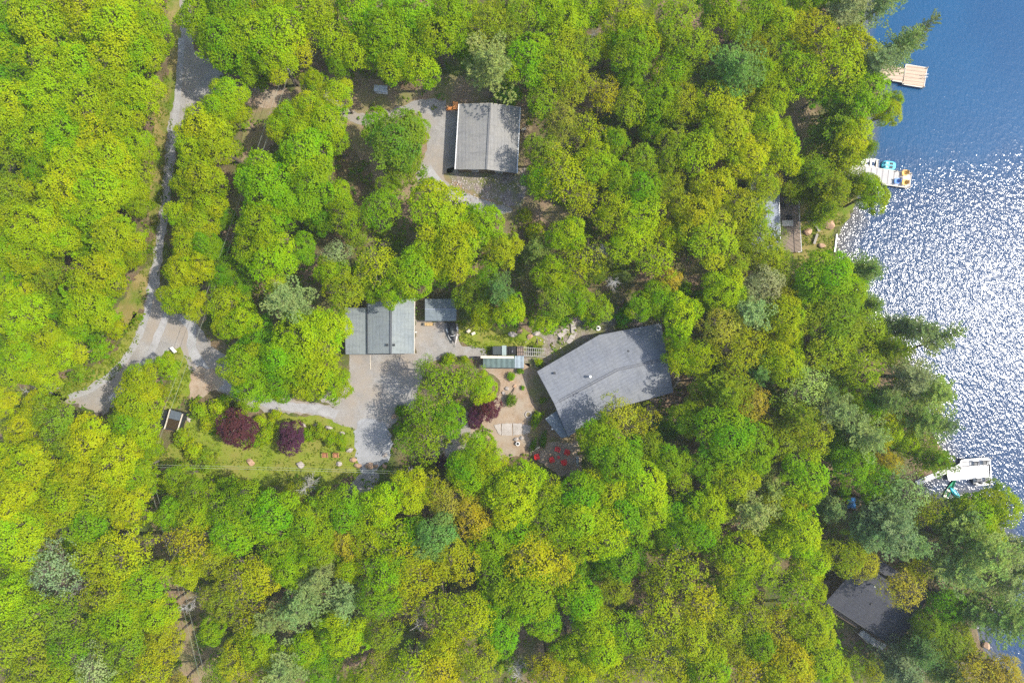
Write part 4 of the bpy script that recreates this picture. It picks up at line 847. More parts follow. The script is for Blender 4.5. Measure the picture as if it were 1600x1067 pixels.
def broad(seed, R, H, nlobe=11, nclump=26, nleaf=20, leaf=0.34, spread=0.42, flat=0.62, lob=0.42, thin=0.0):
    """round-crowned tree. returns (crown mesh, trunk mesh); base at the origin"""
    rg = np.random.default_rng(seed); d = {'v':[], 't':[]}; V = R*flat; zc = H - V*1.02; ax = rg.uniform(0.85,1.15)
    lobes = [(np.array([0,0,zc+V*0.35]), R*0.55)]
    for i in range(nlobe):
        a = 2*np.pi*(i+rg.uniform(-.3,.3))/nlobe*1.0; rr = R*rg.uniform(0.42,0.68) if i % 3 else R*rg.uniform(0.2,0.4)
        lobes.append((np.array([rr*math.cos(a*1.62), rr*math.sin(a*1.62), zc + V*rg.uniform(-0.25,0.42)*(1.15-rr/R)]), R*lob*rg.uniform(0.75,1.15)))
    for i in range(6):
        a = rg.uniform(0, 6.28); rr = R*rg.uniform(0.66,0.92); lobes.append((np.array([rr*math.cos(a), rr*math.sin(a), zc + V*rg.uniform(-0.35,0.12)]), R*lob*rg.uniform(0.38,0.62)))
    for li, (c, lr) in enumerate(lobes):
        k = int(nclump*(lr/(R*lob))**2); D = dirs(k, rg, -0.45); cp = c + D*lr*np.array([1,1,0.85])*rg.uniform(0.86,1.08,(k,1))
        keep = np.ones(k, bool)
        for lj, (c2, r2) in enumerate(lobes):
            if lj != li: keep &= (np.linalg.norm((cp-c2)*np.array([1,1,1.15]), axis=1) > r2*0.8)
        if thin: keep &= rg.uniform(0,1,k) > thin
        lt = rg.uniform(0,1)
        for p, dd in zip(cp[keep], D[keep]):
            n_ = max(4, int(nleaf*rg.uniform(0.7,1.3))); g = rg.normal(0,1,(n_,3)); g -= dd*(g@dd)[:,None]*0.55
            pos = p + g*spread*rg.uniform(0.7,1.15); nr = np.tile(dd*0.8+np.array([0,0,0.75]),(n_,1))
            cards(d, pos, nr, leaf, rg, np.clip(0.6*lt+0.4*rg.uniform(0,1),0,1))
    n_ = 650; D = dirs(n_, rg, -0.6); cards(d, np.array([0,0,zc])+D*np.array([R*0.72,R*0.72,V*0.6])*rg.uniform(0.3,1,(n_,1)), D+np.array([0,0,.4]), leaf*1.5, rg, 0.4)
    mb = MB(); r0 = 0.055*R+0.09
    mb.tube([(0,0,-0.2),(0,0,0.5),(rg.normal(0,.15),rg.normal(0,.15),zc*0.5),(0,0,zc)],[r0*1.35,r0,r0*0.85,r0*0.5],8)
    for c, lr in lobes[:]:
        z0 = zc*rg.uniform(0.5,0.85); m_ = np.array([c[0]*0.45,c[1]*0.45,(z0+c[2])/2+0.2]); e = c+np.array([c[0],c[1],0])*0.12+np.array([0,0,lr*0.5])
        mb.tube([(0,0,z0), tuple(m_), tuple(c), tuple(e)],[r0*0.45,r0*0.32,r0*0.18,0.02],5)
        for q in range(4):
            D = dirs(1,rg,0.0)[0]; mb.tube([tuple(c), tuple(c+D*lr*0.55+np.array([0,0,.1])), tuple(c+D*lr*0.98)],[r0*0.14,r0*0.09,0.012],4,False)
    return crown_mesh('crown', d, M['leaf']), mb
def pine(seed, R, H, whorls=13, per=6, leaf=0.42, droop=0.05, dens=1.0, base=0.35, lo=0.45, wf=0.26):
    rg = np.random.default_rng(seed); d = {'v':[], 't':[]}; mb = MB(); r0 = 0.05*R+0.12
    bend = rg.normal(0,0.25,2)
    mb.tube([(0,0,-0.2),(0,0,H*0.3),(bend[0],bend[1],H*0.65),(0,0,H)],[r0*1.2,r0,r0*0.6,0.03],8)
    for w_ in range(whorls):
        f = w_/(whorls-1); z = H*(base+(0.985-base)*f); L = R*(1-f)**0.45*rg.uniform(0.72,1.1)+0.3
        n_ = per if f < 0.8 else 4
        for k in range(n_):
            a = 2*np.pi*(k+rg.uniform(-.3,.3))/n_ + w_*1.3; l = L*rg.uniform(lo,1.2); up = 0.10+0.55*f - droop
            dv = np.array([math.cos(a),math.sin(a),up]); tip = np.array([0,0,z])+dv*l; tip[2] += 0.12*l
            mid = np.array([0,0,z])+dv*l*0.5 - np.array([0,0,0.04*l]); mb.tube([(0,0,z),tuple(mid),tuple(tip)],[0.035*R*0.4*(1-f)+0.02,0.03,0.01],4,False)
            side = np.array([-math.sin(a),math.cos(a),0]); nt_ = max(3,int(l/0.36*dens)); ct = rg.uniform(0,1)
            for j in range(nt_):
                s = 0.22+0.8*j/nt_; wd = l*wf*(1-abs(s-0.55)*1.2)
                for q in range(3):
                    p = np.array([0,0,z])+(tip-np.array([0,0,z]))*s + side*wd*((q-1)*0.9+rg.uniform(-.35,.35)) + np.array([0,0,rg.uniform(-.1,.14)])
                    m_ = 9; g = dirs(m_, rg, 0.0)*np.array([1,1,0.6]) + dv*0.9; g = unit(g); pos = p + g*leaf*0.42
                    nr = np.cross(g, rg.normal(0,1,(m_,3)))+np.array([0,0,1.0]); cards(d, pos, nr, leaf, rg, np.clip(0.6*ct+0.4*rg.uniform(0,1),0,1), asp=0.24, along=g*3, jit=0.3)
    return crown_mesh('crown', d, M['needle']), mb
def dead(seed, R, H):
    rg = np.random.default_rng(seed); mb = MB()
    mb.tube([(0,0,-0.2),(0,0,H*0.5),(0.1,0.1,H)],[0.2,0.13,0.02],7)
    tw = MB()
    for k in range(34):
        f = rg.uniform(0.3,0.99); a = rg.uniform(0,2*np.pi); l = R*(1.15-f*0.75)*rg.uniform(0.6,1.1); p0 = np.array([0.05,0.05,H*f]); dv = np.array([math.cos(a),math.sin(a),rg.uniform(0.1,0.7)])
        p1 = p0+dv*l*0.5+rg.normal(0,0.08,3); p2 = p0+dv*l+rg.normal(0,0.12,3); tw.tube([tuple(p0),tuple(p1),tuple(p2)],[0.075,0.05,0.015],4,False)
        for q in range(6):
            s = rg.uniform(0.3,0.95); b0 = p0+(p2-p0)*s; e = b0+(dv+rg.normal(0,0.6,3))*l*0.33; tw.tube([tuple(b0),tuple(e)],[0.035,0.01],3,False)
    return tw, mb
def mesh_of(mb, m, name):
    me = bpy.data.meshes.new(name); me.from_pydata(mb.v, [], mb.f); me.materials.append(m); me.update(); return me
PROTO = {}
def reg(kind, R, H, c, mb, m=None):
    PROTO.setdefault(kind, []).append((R, H, c if m is None else mesh_of(c, m, 'crown'), mesh_of(mb, m or M['bark'], 'trunk')))
for s in range(5): c, mb = broad(10+s, 4.5, 13+s*0.4, 10+s%3, 36, 27, 0.285); reg('m', 4.5, 13+s*0.4, c, mb)
for s in range(4): c, mb = broad(30+s, 4.5, 13.5, 12, 32, 18, 0.265, 0.42, 0.6, 0.40, 0.16); reg('o', 4.5, 13.5, c, mb)
for s in range(3): c, mb = broad(50+s, 4.5, 13.5, 12, 26, 11, 0.25, 0.42, 0.6, 0.40, 0.30); reg('f', 4.5, 13.5, c, mb)
for s in range(4): c, mb = pine(70+s, 4.6, 17, 10+s%2, 6, 0.40, base=0.5, dens=1.1); reg('p', 4.6, 17, c, mb)
for s in range(3): c, mb = pine(90+s, 4.0, 14, 19, 8, 0.30, 0.22, 1.05, 0.3); reg('h', 4.0, 14, c, mb)
for s in range(3): c, mb = broad(110+s, 1.9, 3.6, 6, 15, 16, 0.26, 0.26, 0.8, 0.45); reg('s', 1.9, 3.6, c, mb)
for s in range(3): c, mb = broad(130+s, 3.4, 7.5, 10, 30, 17, 0.25, 0.30, 0.75, 0.40); reg('u', 3.4, 7.5, c, mb)
for s in range(3): c, mb = dead(150+s, 3.2, 11.5); reg('d', 3.2, 11.5, c, mb, M['deadwood'])
# leaf colours of the species seen in the photo
LC = {'L':(0.32,0.43,0.006),'G':(0.22,0.37,0.008),'D':(0.15,0.30,0.013),'Y':(0.37,0.41,0.016),'O':(0.27,0.355,0.022),
      'P':(0.31,0.40,0.13),'B':(0.22,0.335,0.085),'W':(0.36,0.44,0.15),'R':(0.12,0.04,0.065),'K':(0.20,0.30,0.025),'N':(0.39,0.385,0.045),'X':(0.5,0.5,0.5)}
TREES = """
25,30,46,m,G;75,38,46,m,L;130,22,46,o,L;180,42,46,m,L;218,18,40,o,L;238,48,32,m,L;221,85,34,m,L;28,110,46,m,D;80,102,42,o,L;130,105,42,m,L;180,98,45,o,L;35,165,45,m,L;85,158,42,m,L;140,165,45,o,L;185,145,40,m,L;221,150,34,m,L;18,240,38,o,O;60,220,40,m,L;105,212,40,m,G;150,208,40,o,L;191,195,38,m,L;176,248,42,m,L;211,232,32,m,L;213,275,26,o,L;122,262,42,m,L;70,268,34,m,G
-10,70,45,m,L;-5,190,45,m,L;-10,300,40,o,L
318,28,38,m,G;352,68,44,m,G;395,60,48,m,G;392,102,32,m,G;438,98,36,m,L;445,48,46,o,L;480,18,40,o,L;425,8,38,m,L;360,10,40,m,G;470,75,34,o,Y;405,112,26,s,G;360,150,28,m,L;342,172,28,m,L;372,182,26,m,L;320,205,41.8,m,L;308,240,36.1,m,L;340,230,34,m,L;298,290,30.4,m,L;322,280,36,m,L;328,320,30,m,L;286,335,26.6,m,L;313,350,32.3,m,L;298,385,32.3,m,L;325,385,26,m,G;290,425,32.3,m,L;320,415,26.6,m,L;283,465,32.3,m,L;308,478,24.7,m,L
20,302,38,o,O;60,290,38,m,L;110,300,48,m,L;160,292,42,m,L;193,300,34,m,L;215,318,24,m,L;140,335,40,m,G;100,340,36,m,D;25,345,38,m,L;62,352,46,m,L;18,392,40,m,L;102,375,38,m,L;42,400,36,m,L;183,372,42,m,L;208,400,24,m,L;135,380,28,m,D;68,432,42,h,O;25,430,28,m,G;155,430,46,m,L;143,475,42,m,L;178,410,28,m,L;125,505,32,m,G;45,495,44,m,L;22,470,32,m,L;88,478,26,m,D;80,530,42,m,L;108,548,34,m,L;40,560,42,m,L;72,580,34,m,L;180,512,17,s,L;152,548,22,s,G;168,498,20,s,O;12,545,30,m,D;145,520,22,s,D;55,610,18,d,X;122,580,18,s,O
10,628,26,m,L;42,668,34,m,L;95,658,44,o,O;72,640,32,m,L;120,690,36,m,O;10,722,34,m,L;55,725,44,m,L;228,592,31,m,L;262,572,22,m,L;220,628,40,m,L;250,612,15,m,L;205,660,34,m,G;226,670,33,m,L;152,690,46,m,L;188,720,44,m,L;130,738,40,m,L;212,700,32,m,L;222,745,34,m,G;112,772,44,m,L;160,768,44,o,L;205,782,38,m,L;40,765,44,m,L;15,800,42,m,L;75,795,34,m,L;92,745,28,m,D;238,700,19,m,L;284,682,16,s,L;300,705,20,s,L;322,722,20,s,O;285,745,28,o,L;315,768,30,o,G;345,765,28,s,G;275,800,30,m,G;310,805,34,m,L;262,758,18,s,L;310,642,20,s,L;338,640,20,s,L;325,662,18,s,L;368,671,35,u,R;407,657,13,s,L;412,680,18,s,L;425,668,14,s,L;400,690,14,s,G;455,685,27,u,R;430,648,12,s,L;350,625,14,s,L;372,640,13,s,O;498,675,16,s,O;515,686,14,s,L;480,680,15,s,G;530,688,11,s,L;535,700,9,s,L
30,838,48,m,L;72,845,34,o,O;150,815,40,m,G;90,882,48,f,W;155,858,42,o,Y;205,862,48,o,Y;232,905,46,m,L;178,915,46,o,Y;28,890,38,o,G;16,940,44,m,L;58,955,44,o,O;118,925,26,d,X;100,965,44,o,O;28,1005,48,o,O;62,1035,44,o,O;122,1005,42,o,G;155,1040,44,f,W;108,1060,40,m,L;196,962,44,m,L;205,1010,46,o,O;252,955,36,m,L;262,1002,38,o,Y;240,1045,44,o,Y;300,845,42,f,Y;298,885,34,m,L;340,870,34,o,O;372,830,42,m,G;385,900,48,f,Y;352,935,34,o,O;336,982,24,m,G;392,968,38,f,Y;375,1022,38,o,Y;345,1055,30,o,O;320,1000,16,s,K;300,940,18,d,X;125,850,24,m,D;48,1075,34,m,L;190,1075,40,m,L;283,1068,26,o,N
360,790,36,o,G;395,785,40,o,G;432,800,44,m,G;482,812,42,m,G;442,850,40,m,G;492,850,34,m,G;415,892,42,o,Y;455,885,34,m,G;478,938,50,p,P;505,895,34,p,P;545,930,36,p,P;430,960,34,p,P;540,845,32,o,N;520,875,28,m,D;548,885,30,m,L;545,795,40,m,G;585,800,36,o,L;585,840,36,o,L;622,850,46,f,L;600,890,42,o,G;648,835,34,m,G;684,835,42,m,B;660,882,48,o,Y;708,872,48,o,Y;742,808,38,o,N;770,840,40,m,G;778,895,38,o,G;590,930,42,o,G;635,935,34,f,Y;540,985,42,m,L;512,970,26,m,L;598,985,34,o,O;655,968,20,d,X;692,952,46,f,Y;740,955,46,o,L;770,930,30,m,G;640,1040,46,f,L;690,1035,46,m,Y;452,1035,44,p,W;408,1005,36,m,G;420,1065,36,o,Y;505,1040,32,m,D;560,1060,28,o,G;745,1035,42,o,O;600,1040,34,o,O;695,1000,34,o,L;782,985,34,m,G;480,1010,30,m,L;810,1045,20,d,X;480,760,22,d,X;515,785,30,o,G;460,775,26,o,O
800,778,44,m,L;822,748,36,m,L;853,768,32,f,L;812,825,40,m,G;858,815,44,o,G;835,870,48,o,Y;882,855,34,o,Y;820,920,52,m,G;872,900,36,o,Y;850,962,30,m,G;860,978,17,d,X;890,970,17,d,X;905,810,44,m,L;940,835,46,o,L;975,805,42,m,G;1012,795,42,m,G;968,872,40,m,D;942,885,28,m,D;955,915,34,o,O;908,935,40,m,G;928,975,40,m,G;1060,885,44,f,Y;1022,905,40,f,Y;1088,935,44,f,Y;1030,955,48,f,Y;978,985,44,o,G;938,1010,42,m,L;890,1015,34,m,G;855,1040,34,o,Y;905,1055,36,m,L;960,1050,42,f,L;1012,1020,44,f,Y;1070,990,42,o,Y;1122,965,40,o,O;1100,1045,42,m,G;1050,1060,38,o,L;1088,828,34,m,G;1120,855,34,f,G;1155,865,42,m,L;1188,885,42,f,L;1150,915,34,m,G;1168,955,38,f,Y;1185,1005,34,m,G;1168,1045,42,f,Y;1135,1010,34,o,O;900,895,26,m,D;1045,835,24,m,G;1010,850,18,s,G
1240,828,44,m,L;1205,838,34,m,L;1265,872,38,m,L;1235,918,44,f,L;1212,965,38,f,Y;1262,972,40,m,L;1272,920,20,m,L;1230,1025,42,m,Y;1275,1025,38,m,L;1210,1062,36,m,L;1302,1050,30,m,L;1320,862,36,o,O;1345,880,32,o,N;1380,822,50,p,P;1345,830,34,p,P;1412,845,38,p,P;1402,915,38,f,N;1425,885,30,f,Y;1360,925,15,s,G;1515,855,66,p,P;1480,885,42,p,P;1555,860,42,p,P;1560,905,40,p,P;1490,830,36,p,B;1475,945,32,m,D;1558,960,46,p,B;1510,950,34,p,B;1435,1010,40,h,B;1478,1000,36,m,K;1400,1040,40,h,P;1520,1040,38,f,N;1560,1052,38,o,N;1358,1048,24,f,Y;1330,1035,24,f,G;1588,885,34,p,B;1480,1055,34,h,P;1590,960,28,p,B;1450,975,26,m,K
1220,570,40,m,L;1198,545,30,m,Y;1255,600,42,f,W;1292,552,40,o,O;1335,565,40,o,O;1310,530,38,o,O;1412,590,48,p,P;1448,612,46,p,P;1430,655,42,p,B;1385,545,34,p,K;1378,625,36,p,B;1305,640,42,p,P;1345,680,40,p,W;1310,595,26,o,K;1360,630,30,m,G;1382,668,28,m,L;1412,690,26,m,L;1328,628,22,m,L;1382,718,26,o,N;1362,752,34,m,G;1325,720,36,m,G;1300,695,30,m,D;1238,645,38,p,K;1215,690,36,o,O;1262,685,36,o,O;1252,740,40,m,G;1222,790,40,m,L;1290,790,26,h,P;1405,765,42,f,P;1448,715,36,p,K;1445,790,34,f,O;1490,800,30,p,P;1522,800,38,m,L;1553,790,34,m,L;1588,850,22,p,P;1540,835,30,m,L;1472,810,26,m,G;1370,790,36,p,P;1320,770,14,s,G;1280,610,26,p,B;1460,660,28,p,P;1275,640,30,p,P
1290,432,46,m,G;1262,460,32,m,G;1325,455,30,m,G;1342,425,34,h,B;1350,478,26,h,B;1245,490,34,o,O;1300,495,42,m,K;1352,520,38,o,O;1212,425,34,o,O;1225,455,28,o,Y;1218,498,38,m,L;1232,530,26,m,L;1422,518,34,p,P;1460,532,28,p,P;1388,510,26,h,P
1290,300,38,h,O;1262,265,34,h,O;1310,250,36,h,O;1325,290,30,h,O;1280,335,30,h,O;1245,300,24,h,O;1356,308,30,m,L;1350,290,20,m,L
1312,22,42,p,W;1372,12,34,p,W;1215,42,34,m,L;1252,18,34,m,G;1232,92,32,o,G;1262,62,44,o,Y;1302,92,48,o,L;1252,125,40,o,L;1332,80,36,m,L;1402,78,34,p,P;1425,60,22,p,P;1362,105,38,p,P;1345,150,40,m,G;1378,180,24,m,L;1390,160,15,m,L;1312,165,32,m,K;1298,205,38,h,O;1330,210,32,m,L;1218,242,34,m,L;1205,150,34,m,L;1340,240,24,h,O;1190,75,28,o,O;1285,145,28,m,G;1218,205,22,m,L;1285,-10,34,m,G
815,28,34,o,O;852,12,38,m,G;882,42,38,m,L;912,18,34,m,G;975,28,42,o,L;1002,58,36,o,Y;1052,32,42,o,O;1075,78,40,o,O;828,100,44,m,G;872,105,42,o,O;905,85,32,o,O;925,62,15,d,X;952,72,24,m,L;988,82,38,m,G;1020,70,24,m,Y;1122,20,36,m,G;1150,50,30,o,G;1182,28,34,m,G;850,155,34,o,O;900,132,38,o,O;942,155,36,f,Y;985,128,24,m,G;1002,128,15,d,X;985,165,34,o,O;1050,118,38,m,G;1030,160,36,m,G;1062,165,34,o,O;1112,172,46,o,L;1142,118,52,p,B;1178,82,26,o,Y;1128,205,46,m,Y;1092,235,42,o,L;1055,235,38,o,O;1020,200,28,m,D;880,192,34,o,N;918,212,36,f,Y;960,222,24,m,G;848,238,34,o,K;872,258,36,f,Y;930,262,34,m,L;1002,255,30,o,O;1185,115,30,m,L;1188,200,36,m,L;1162,248,40,m,L;1030,280,30,o,O;1200,12,26,m,G;940,20,20,m,D;1160,150,30,o,O
520,52,40,o,G;500,25,34,o,O;560,18,38,m,G;558,82,34,m,L;530,105,20,m,G;600,50,42,m,G;642,28,40,m,G;618,90,42,m,G;655,110,38,m,L;682,62,44,m,G;702,28,34,m,G;722,22,36,o,L;762,40,38,o,O;792,18,30,o,O;768,108,52,p,P;792,70,30,o,O;792,142,22,s,G;735,80,30,m,D;492,130,20,m,L;532,150,26,m,L;455,185,30,m,L;488,170,26,m,L;510,195,36,m,L;440,200,26,m,L;478,205,22,m,L;620,225,50,m,K;648,205,26,m,G;590,200,26,m,G;635,258,34,m,K;480,240,46,m,G;520,225,28,m,G;450,262,30,m,G
420,290,50,m,G;488,290,48,m,G;455,322,36,m,G;392,275,24,m,G;545,340,32,o,G;528,308,28,m,G;600,325,36,o,G;612,290,24,o,G;682,332,46,m,Y;712,392,44,m,L;675,400,38,m,L;650,425,38,m,G;722,355,34,m,L;757,352,32,m,G;785,392,32,m,Y;415,352,44,m,G;430,410,46,m,L;395,390,34,m,G;475,390,28,m,G;556,375,26,o,K;525,398,28,f,W;592,412,40,f,Y;522,430,32,m,G;545,452,34,o,O;612,455,28,m,G;585,452,24,m,G;458,474,46,p,P;358,472,34,o,L;385,500,30,m,L;480,530,50,m,L;515,515,34,m,L;492,580,44,m,L;525,600,26,m,L;405,530,34,m,D;385,568,38,m,G;400,605,34,m,G;440,560,40,m,G;440,600,30,m,G;350,430,30,m,D;375,450,28,m,D;345,390,20,m,D;740,465,34,m,K;755,492,26,m,L;782,458,32,p,B;795,485,30,m,L;765,430,24,o,G;690,425,24,m,G;362,510,24,m,L;348,340,20,m,D;505,345,26,m,D;570,430,22,m,D
880,280,44,f,Y;845,285,30,m,G;908,312,36,f,Y;965,282,30,m,G;1000,300,34,m,G;960,335,38,o,L;1002,345,42,o,L;1045,300,34,o,O;1112,300,42,m,Y;1082,335,40,m,Y;1105,375,44,m,Y;1150,330,40,o,O;1172,375,38,o,O;980,380,38,o,L;1022,408,40,f,L;1045,370,30,m,L;1042,435,26,o,N;832,360,15,s,L;885,368,32,m,G;905,405,36,f,L;840,395,30,h,B;862,432,38,m,G;890,440,28,f,L;940,395,16,d,X;958,442,16,d,X;930,425,22,o,K;868,475,36,o,K;850,505,24,m,L;900,470,26,m,G;935,480,26,o,O;1000,480,26,m,G;1062,492,36,m,L;1028,470,32,m,G;1128,455,36,m,L;1105,470,24,m,G;1168,488,46,p,W;1122,510,38,o,N;1158,540,42,o,Y;1188,445,34,o,W;1060,535,26,m,G;975,495,20,s,D;1195,410,30,o,O;1140,415,30,o,O;1068,455,18,s,G;820,335,14,s,O
1062,560,28,m,L;1092,555,30,o,L;1132,610,46,p,K;1098,598,28,o,K;1180,580,30,p,B;1172,625,34,o,N;965,648,38,f,N;1000,655,30,f,Y;935,680,36,m,G;962,712,46,m,G;1012,695,32,o,O;1042,720,34,m,G;998,755,44,m,L;950,762,42,m,L;1062,752,28,f,L;908,772,40,m,G;872,790,36,m,G;1130,680,48,m,G;1172,700,44,m,G;1105,725,34,m,G;1142,748,38,m,L;1182,655,28,f,Y;1172,792,44,p,W;1105,790,40,m,L;1065,800,30,m,G;1070,655,28,m,G;1195,760,30,p,W;1085,635,24,o,K;1040,670,20,s,D
692,598,42,f,G;728,590,36,f,G;755,605,26,m,L;665,575,22,f,G;662,640,36,f,G;668,682,44,f,G;702,655,30,m,G;640,690,26,f,G;745,695,26,m,G;725,730,30,m,G;762,638,27,u,R;742,652,18,u,R;642,765,36,m,L;600,785,38,m,L;682,765,36,f,Y;702,790,36,o,N;740,745,36,m,L;775,750,36,m,L;668,740,20,s,O;625,640,12,s,G;628,672,14,s,G;445,600,10,u,R;688,722,11,s,R;770,720,24,m,L
838,658,9,s,G;834,693,7,s,D;850,684,6,s,D;800,588,7,s,G;797,628,9,s,K;850,625,5,s,G;817,606,4,s,G;843,568,9,s,L;812,578,6,s,K;880,500,16,s,G;925,500,16,s,D;905,485,16,s,L;840,548,10,s,O;700,560,12,s,L;725,560,9,s,L;640,660,10,s,O
1198,290,26,f,Y;1178,340,34,o,O;1206,372,24,f,O;1185,300,30,o,Y;1205,400,28,o,O
"""
# ---------------------------------------------------------------- planting
ROAD = [(276,-40),(300,-40),(304,80),(345,100),(350,160),(300,190),(278,215),(274,250),(266,300),(258,350),(252,450),(300,492),(335,545),(378,600),(470,625),(556,655),(556,760),(600,740),(614,700),(606,665),(650,640),(665,575),(760,560),(715,505),(650,500),(650,466),(540,475),(540,600),(452,625),(375,615),(300,590),(268,545),(195,620),(98,632),(178,580),(222,498),(240,400),(256,260),(276,140)]
AVOID = [ROAD, [(704,152),(826,152),(822,276),(700,276)], [(655,170),(706,170),(706,262),(690,290),(660,270)], [(655,455),(722,455),(722,508),(655,508)], [(828,575),(930,515),(1038,498),(1060,615),(975,640),(890,695),(845,660)], [(740,535),(860,535),(860,580),(740,580)],
 [(1160,262),(1256,262),(1256,402),(1160,402)], [(1270,935),(1320,870),(1450,915),(1400,1020),(1340,1000)], [(335,690),(560,690),(560,745),(335,745)], [(770,600),(905,640),(905,735),(780,700)], [(300,640),(250,640),(250,680),(300,680)], [(360,130),(450,134),(450,168),(360,160)]]
AV = [[Vector(P(*p)[:2]) for p in a] for a in AVOID]
WATERP = [Vector((p.x-0.8,p.y)) for p in sh] + [Vector((400,-400)), Vector((400,400))]
def inside(pt, poly):
    c = False; n = len(poly); j = n-1
    for i in range(n):
        a, b = poly[i], poly[j]
        if (a.y > pt.y) != (b.y > pt.y) and pt.x < (b.x-a.x)*(pt.y-a.y)/(b.y-a.y)+a.x: c = not c
        j = i
    return c
def push_out(pt):
    for poly in AV + [WATERP]:
        if inside(pt, poly):
            best = None
            n = len(poly)
            for i in range(n):
                a, b = poly[i], poly[(i+1)%n]; ab = b-a; t_ = max(0, min(1, (pt-a).dot(ab)/max(1e-9, ab.dot(ab)))); q = a+ab*t_; d = (q-pt).length
                if best is None or d < best[0]: best = (d, q)
            d, q = best; v = (q-pt).normalized() if d > 1e-6 else Vector((-1,0)); return pt + v*min(d+0.5, 3.8)
    return pt
COLW = {'L':'lime green','G':'mid green','D':'dark green','Y':'yellow green','O':'olive green','P':'grey green','B':'bluish green','W':'pale green','K':'deep olive','N':'bronze green','R':'dark purple','X':'bare grey'}
KW = {'m':('maple_tree','leafy maple','maple'),'o':('oak_tree','rounded oak','oak'),'f':('oak_tree','sparse oak','oak'),'p':('pine_tree','feathery pine','pine'),'h':('hemlock_tree','dense hemlock','hemlock'),'s':('shrub','shrub','shrub'),'u':('purple_maple','ornamental maple','maple'),'d':('dead_tree','leafless tree','dead tree'),'y':('sapling','young tree','sapling')}
LM = [(0,0,"photo's top left corner"),(140,0,"top edge left of the dirt road"),(265,110,"the straight dirt road top"),(330,120,'the shaded road junction'),(0,250,"left edge, quarter way down"),(110,330,'the upper left woods centre'),(250,310,'the narrow dirt road bend'),(0,460,"left edge, just above middle"),(220,500,'the road fork'),(60,610,'the pale left track end'),(140,625,'the curving lower road end'),(275,545,'the fallen white notice board'),(272,656,'the dark bin shelter'),(238,724,'the leaning utility pole'),(368,671,'the left purple tree'),(455,685,'the right purple tree'),(0,760,"left edge, three quarters down"),(97,822,'the brown woodland gap'),(118,925,'the bare branches lower left'),(0,1067,"photo's bottom left corner"),(200,1067,'bottom edge, left eighth'),(310,950,'the brown wire clearing'),(420,720,'the brown sided boulder lawn'),(390,150,'the brown side drive'),(455,115,'the upper utility pole'),(430,0,'top edge above the pole'),(600,0,"top edge, left of centre"),(598,146,'the white garden swing'),(765,108,'the star shaped pine'),(765,215,'the top cottage roof'),(675,290,'the curved gravel drive'),(395,270,'the brown wire corridor'),(540,250,'the brown yard clearing'),(458,474,'the grey pine by the garage'),(595,510,'the three bay garage'),(690,484,'the small blue shed'),(565,650,'the driveway spur'),(640,737,'the transformer pole'),(785,566,'the green roofed greenhouse'),(765,640,'the patio purple tree'),(800,670,'the pale flagstone path'),(945,590,'the main house roof'),(872,713,'the red patio chairs'),(895,515,'the curving stone steps'),(860,340,'the dim drive end'),(925,62,'the bare twigs near the top'),(1002,127,'the bare crown top centre'),(955,415,'the two bare crowns midway'),(1090,430,'the dark brown gap'),(900,0,"top edge, right of centre"),(1100,0,"top edge, two thirds across"),(1160,60,'the tan earth patch'),(1142,118,'the big bluish pine'),(1230,200,'the brown shore clearing'),(1301,42,'the orange kayak'),(1410,118,'the tan dock'),(1400,280,'the silvery dock'),(1200,330,'the boathouse roof'),(1275,365,'the plank benches'),(1290,430,'the round shoreline tree'),(1200,480,'the boathouse woods below'),(1168,488,'the pale pine above right'),(1060,592,'the side deck railing'),(1150,660,'the broad woods right of house'),(1172,792,'the pale pine lower right'),(1450,620,'the jutting lakeside pines'),(1345,680,'the pale lakeside pine'),(1326,760,'the blue tarpaulins'),(1520,738,'the white boat dock'),(1370,940,'the charcoal roofed cottage'),(1515,855,'the great lakeside pine'),(1600,1067,"photo's bottom right corner"),(1450,1067,"bottom edge below the cottage"),(1250,1067,"bottom edge, right of centre"),(1050,1067,"bottom edge, two thirds across"),(875,975,'the two bleached snags'),(810,1045,'the bleached snag below'),(655,968,'the bare crown bottom centre'),(478,938,'the wide grey pine below'),(400,1067,"bottom edge, quarter across"),(600,1067,"bottom edge, left of centre"),(800,860,'the lower woods centre'),(1000,820,'the woods below the house'),(550,830,'the woods below the drive'),(1200,900,'the woods left of cottage'),(1060,840,'the fallen trunk'),(690,400,'the bright maple by garage'),(1110,320,'the yellow crown midway')]
SEC = ['right of','above right of','above','above left of','left of','below left of','below','below right of']
recs = []
for e in TREES.replace('\n', ';').split(';'):
    if not e.strip(): continue
    u, v, r, k, c = e.split(','); recs.append([float(u), float(v), float(r), k, c])
trng = random.Random(99)
used = {}
def describe(u, v, r, k, c):
    i_long = False
    kk = 'y' if (k in 'mof' and r <= 26) else k  # small-crowned maples and oaks, grown trees listed under a name of their own
    nm, word, cat = KW[kk]
    size = '' if k in 'su' or i_long else ('broad ' if r >= 42 else 'middling ' if r >= 33 else 'slender ')
    if k == 's': size = 'big ' if r >= 16 else 'small ' if r < 10 else ''
    
    best = sorted((math.hypot(u-x, v-y), i) for i, (x, y, n) in enumerate(LM))
    d, i = best[0]
    if d < 14: d, i = best[1]
    a = math.atan2(-(v-LM[i][1]), u-LM[i][0]); s = SEC[int(round(a/(math.pi/4))) % 8]
    lm = LM[i][2]; lm = ('the ' + lm) if not lm.startswith('the ') else lm
    return nm, cat, f'{size}{COLW[c]} {word} {s} {lm}', d
D = [describe(*r) for r in recs]; by = {}
for i, (nm, cat, ph, d) in enumerate(D): by.setdefault(ph, []).append((d, i))
ORD = ['nearest','second nearest','third nearest','fourth nearest','fifth nearest','sixth nearest','seventh nearest','eighth nearest']
LAB = {}
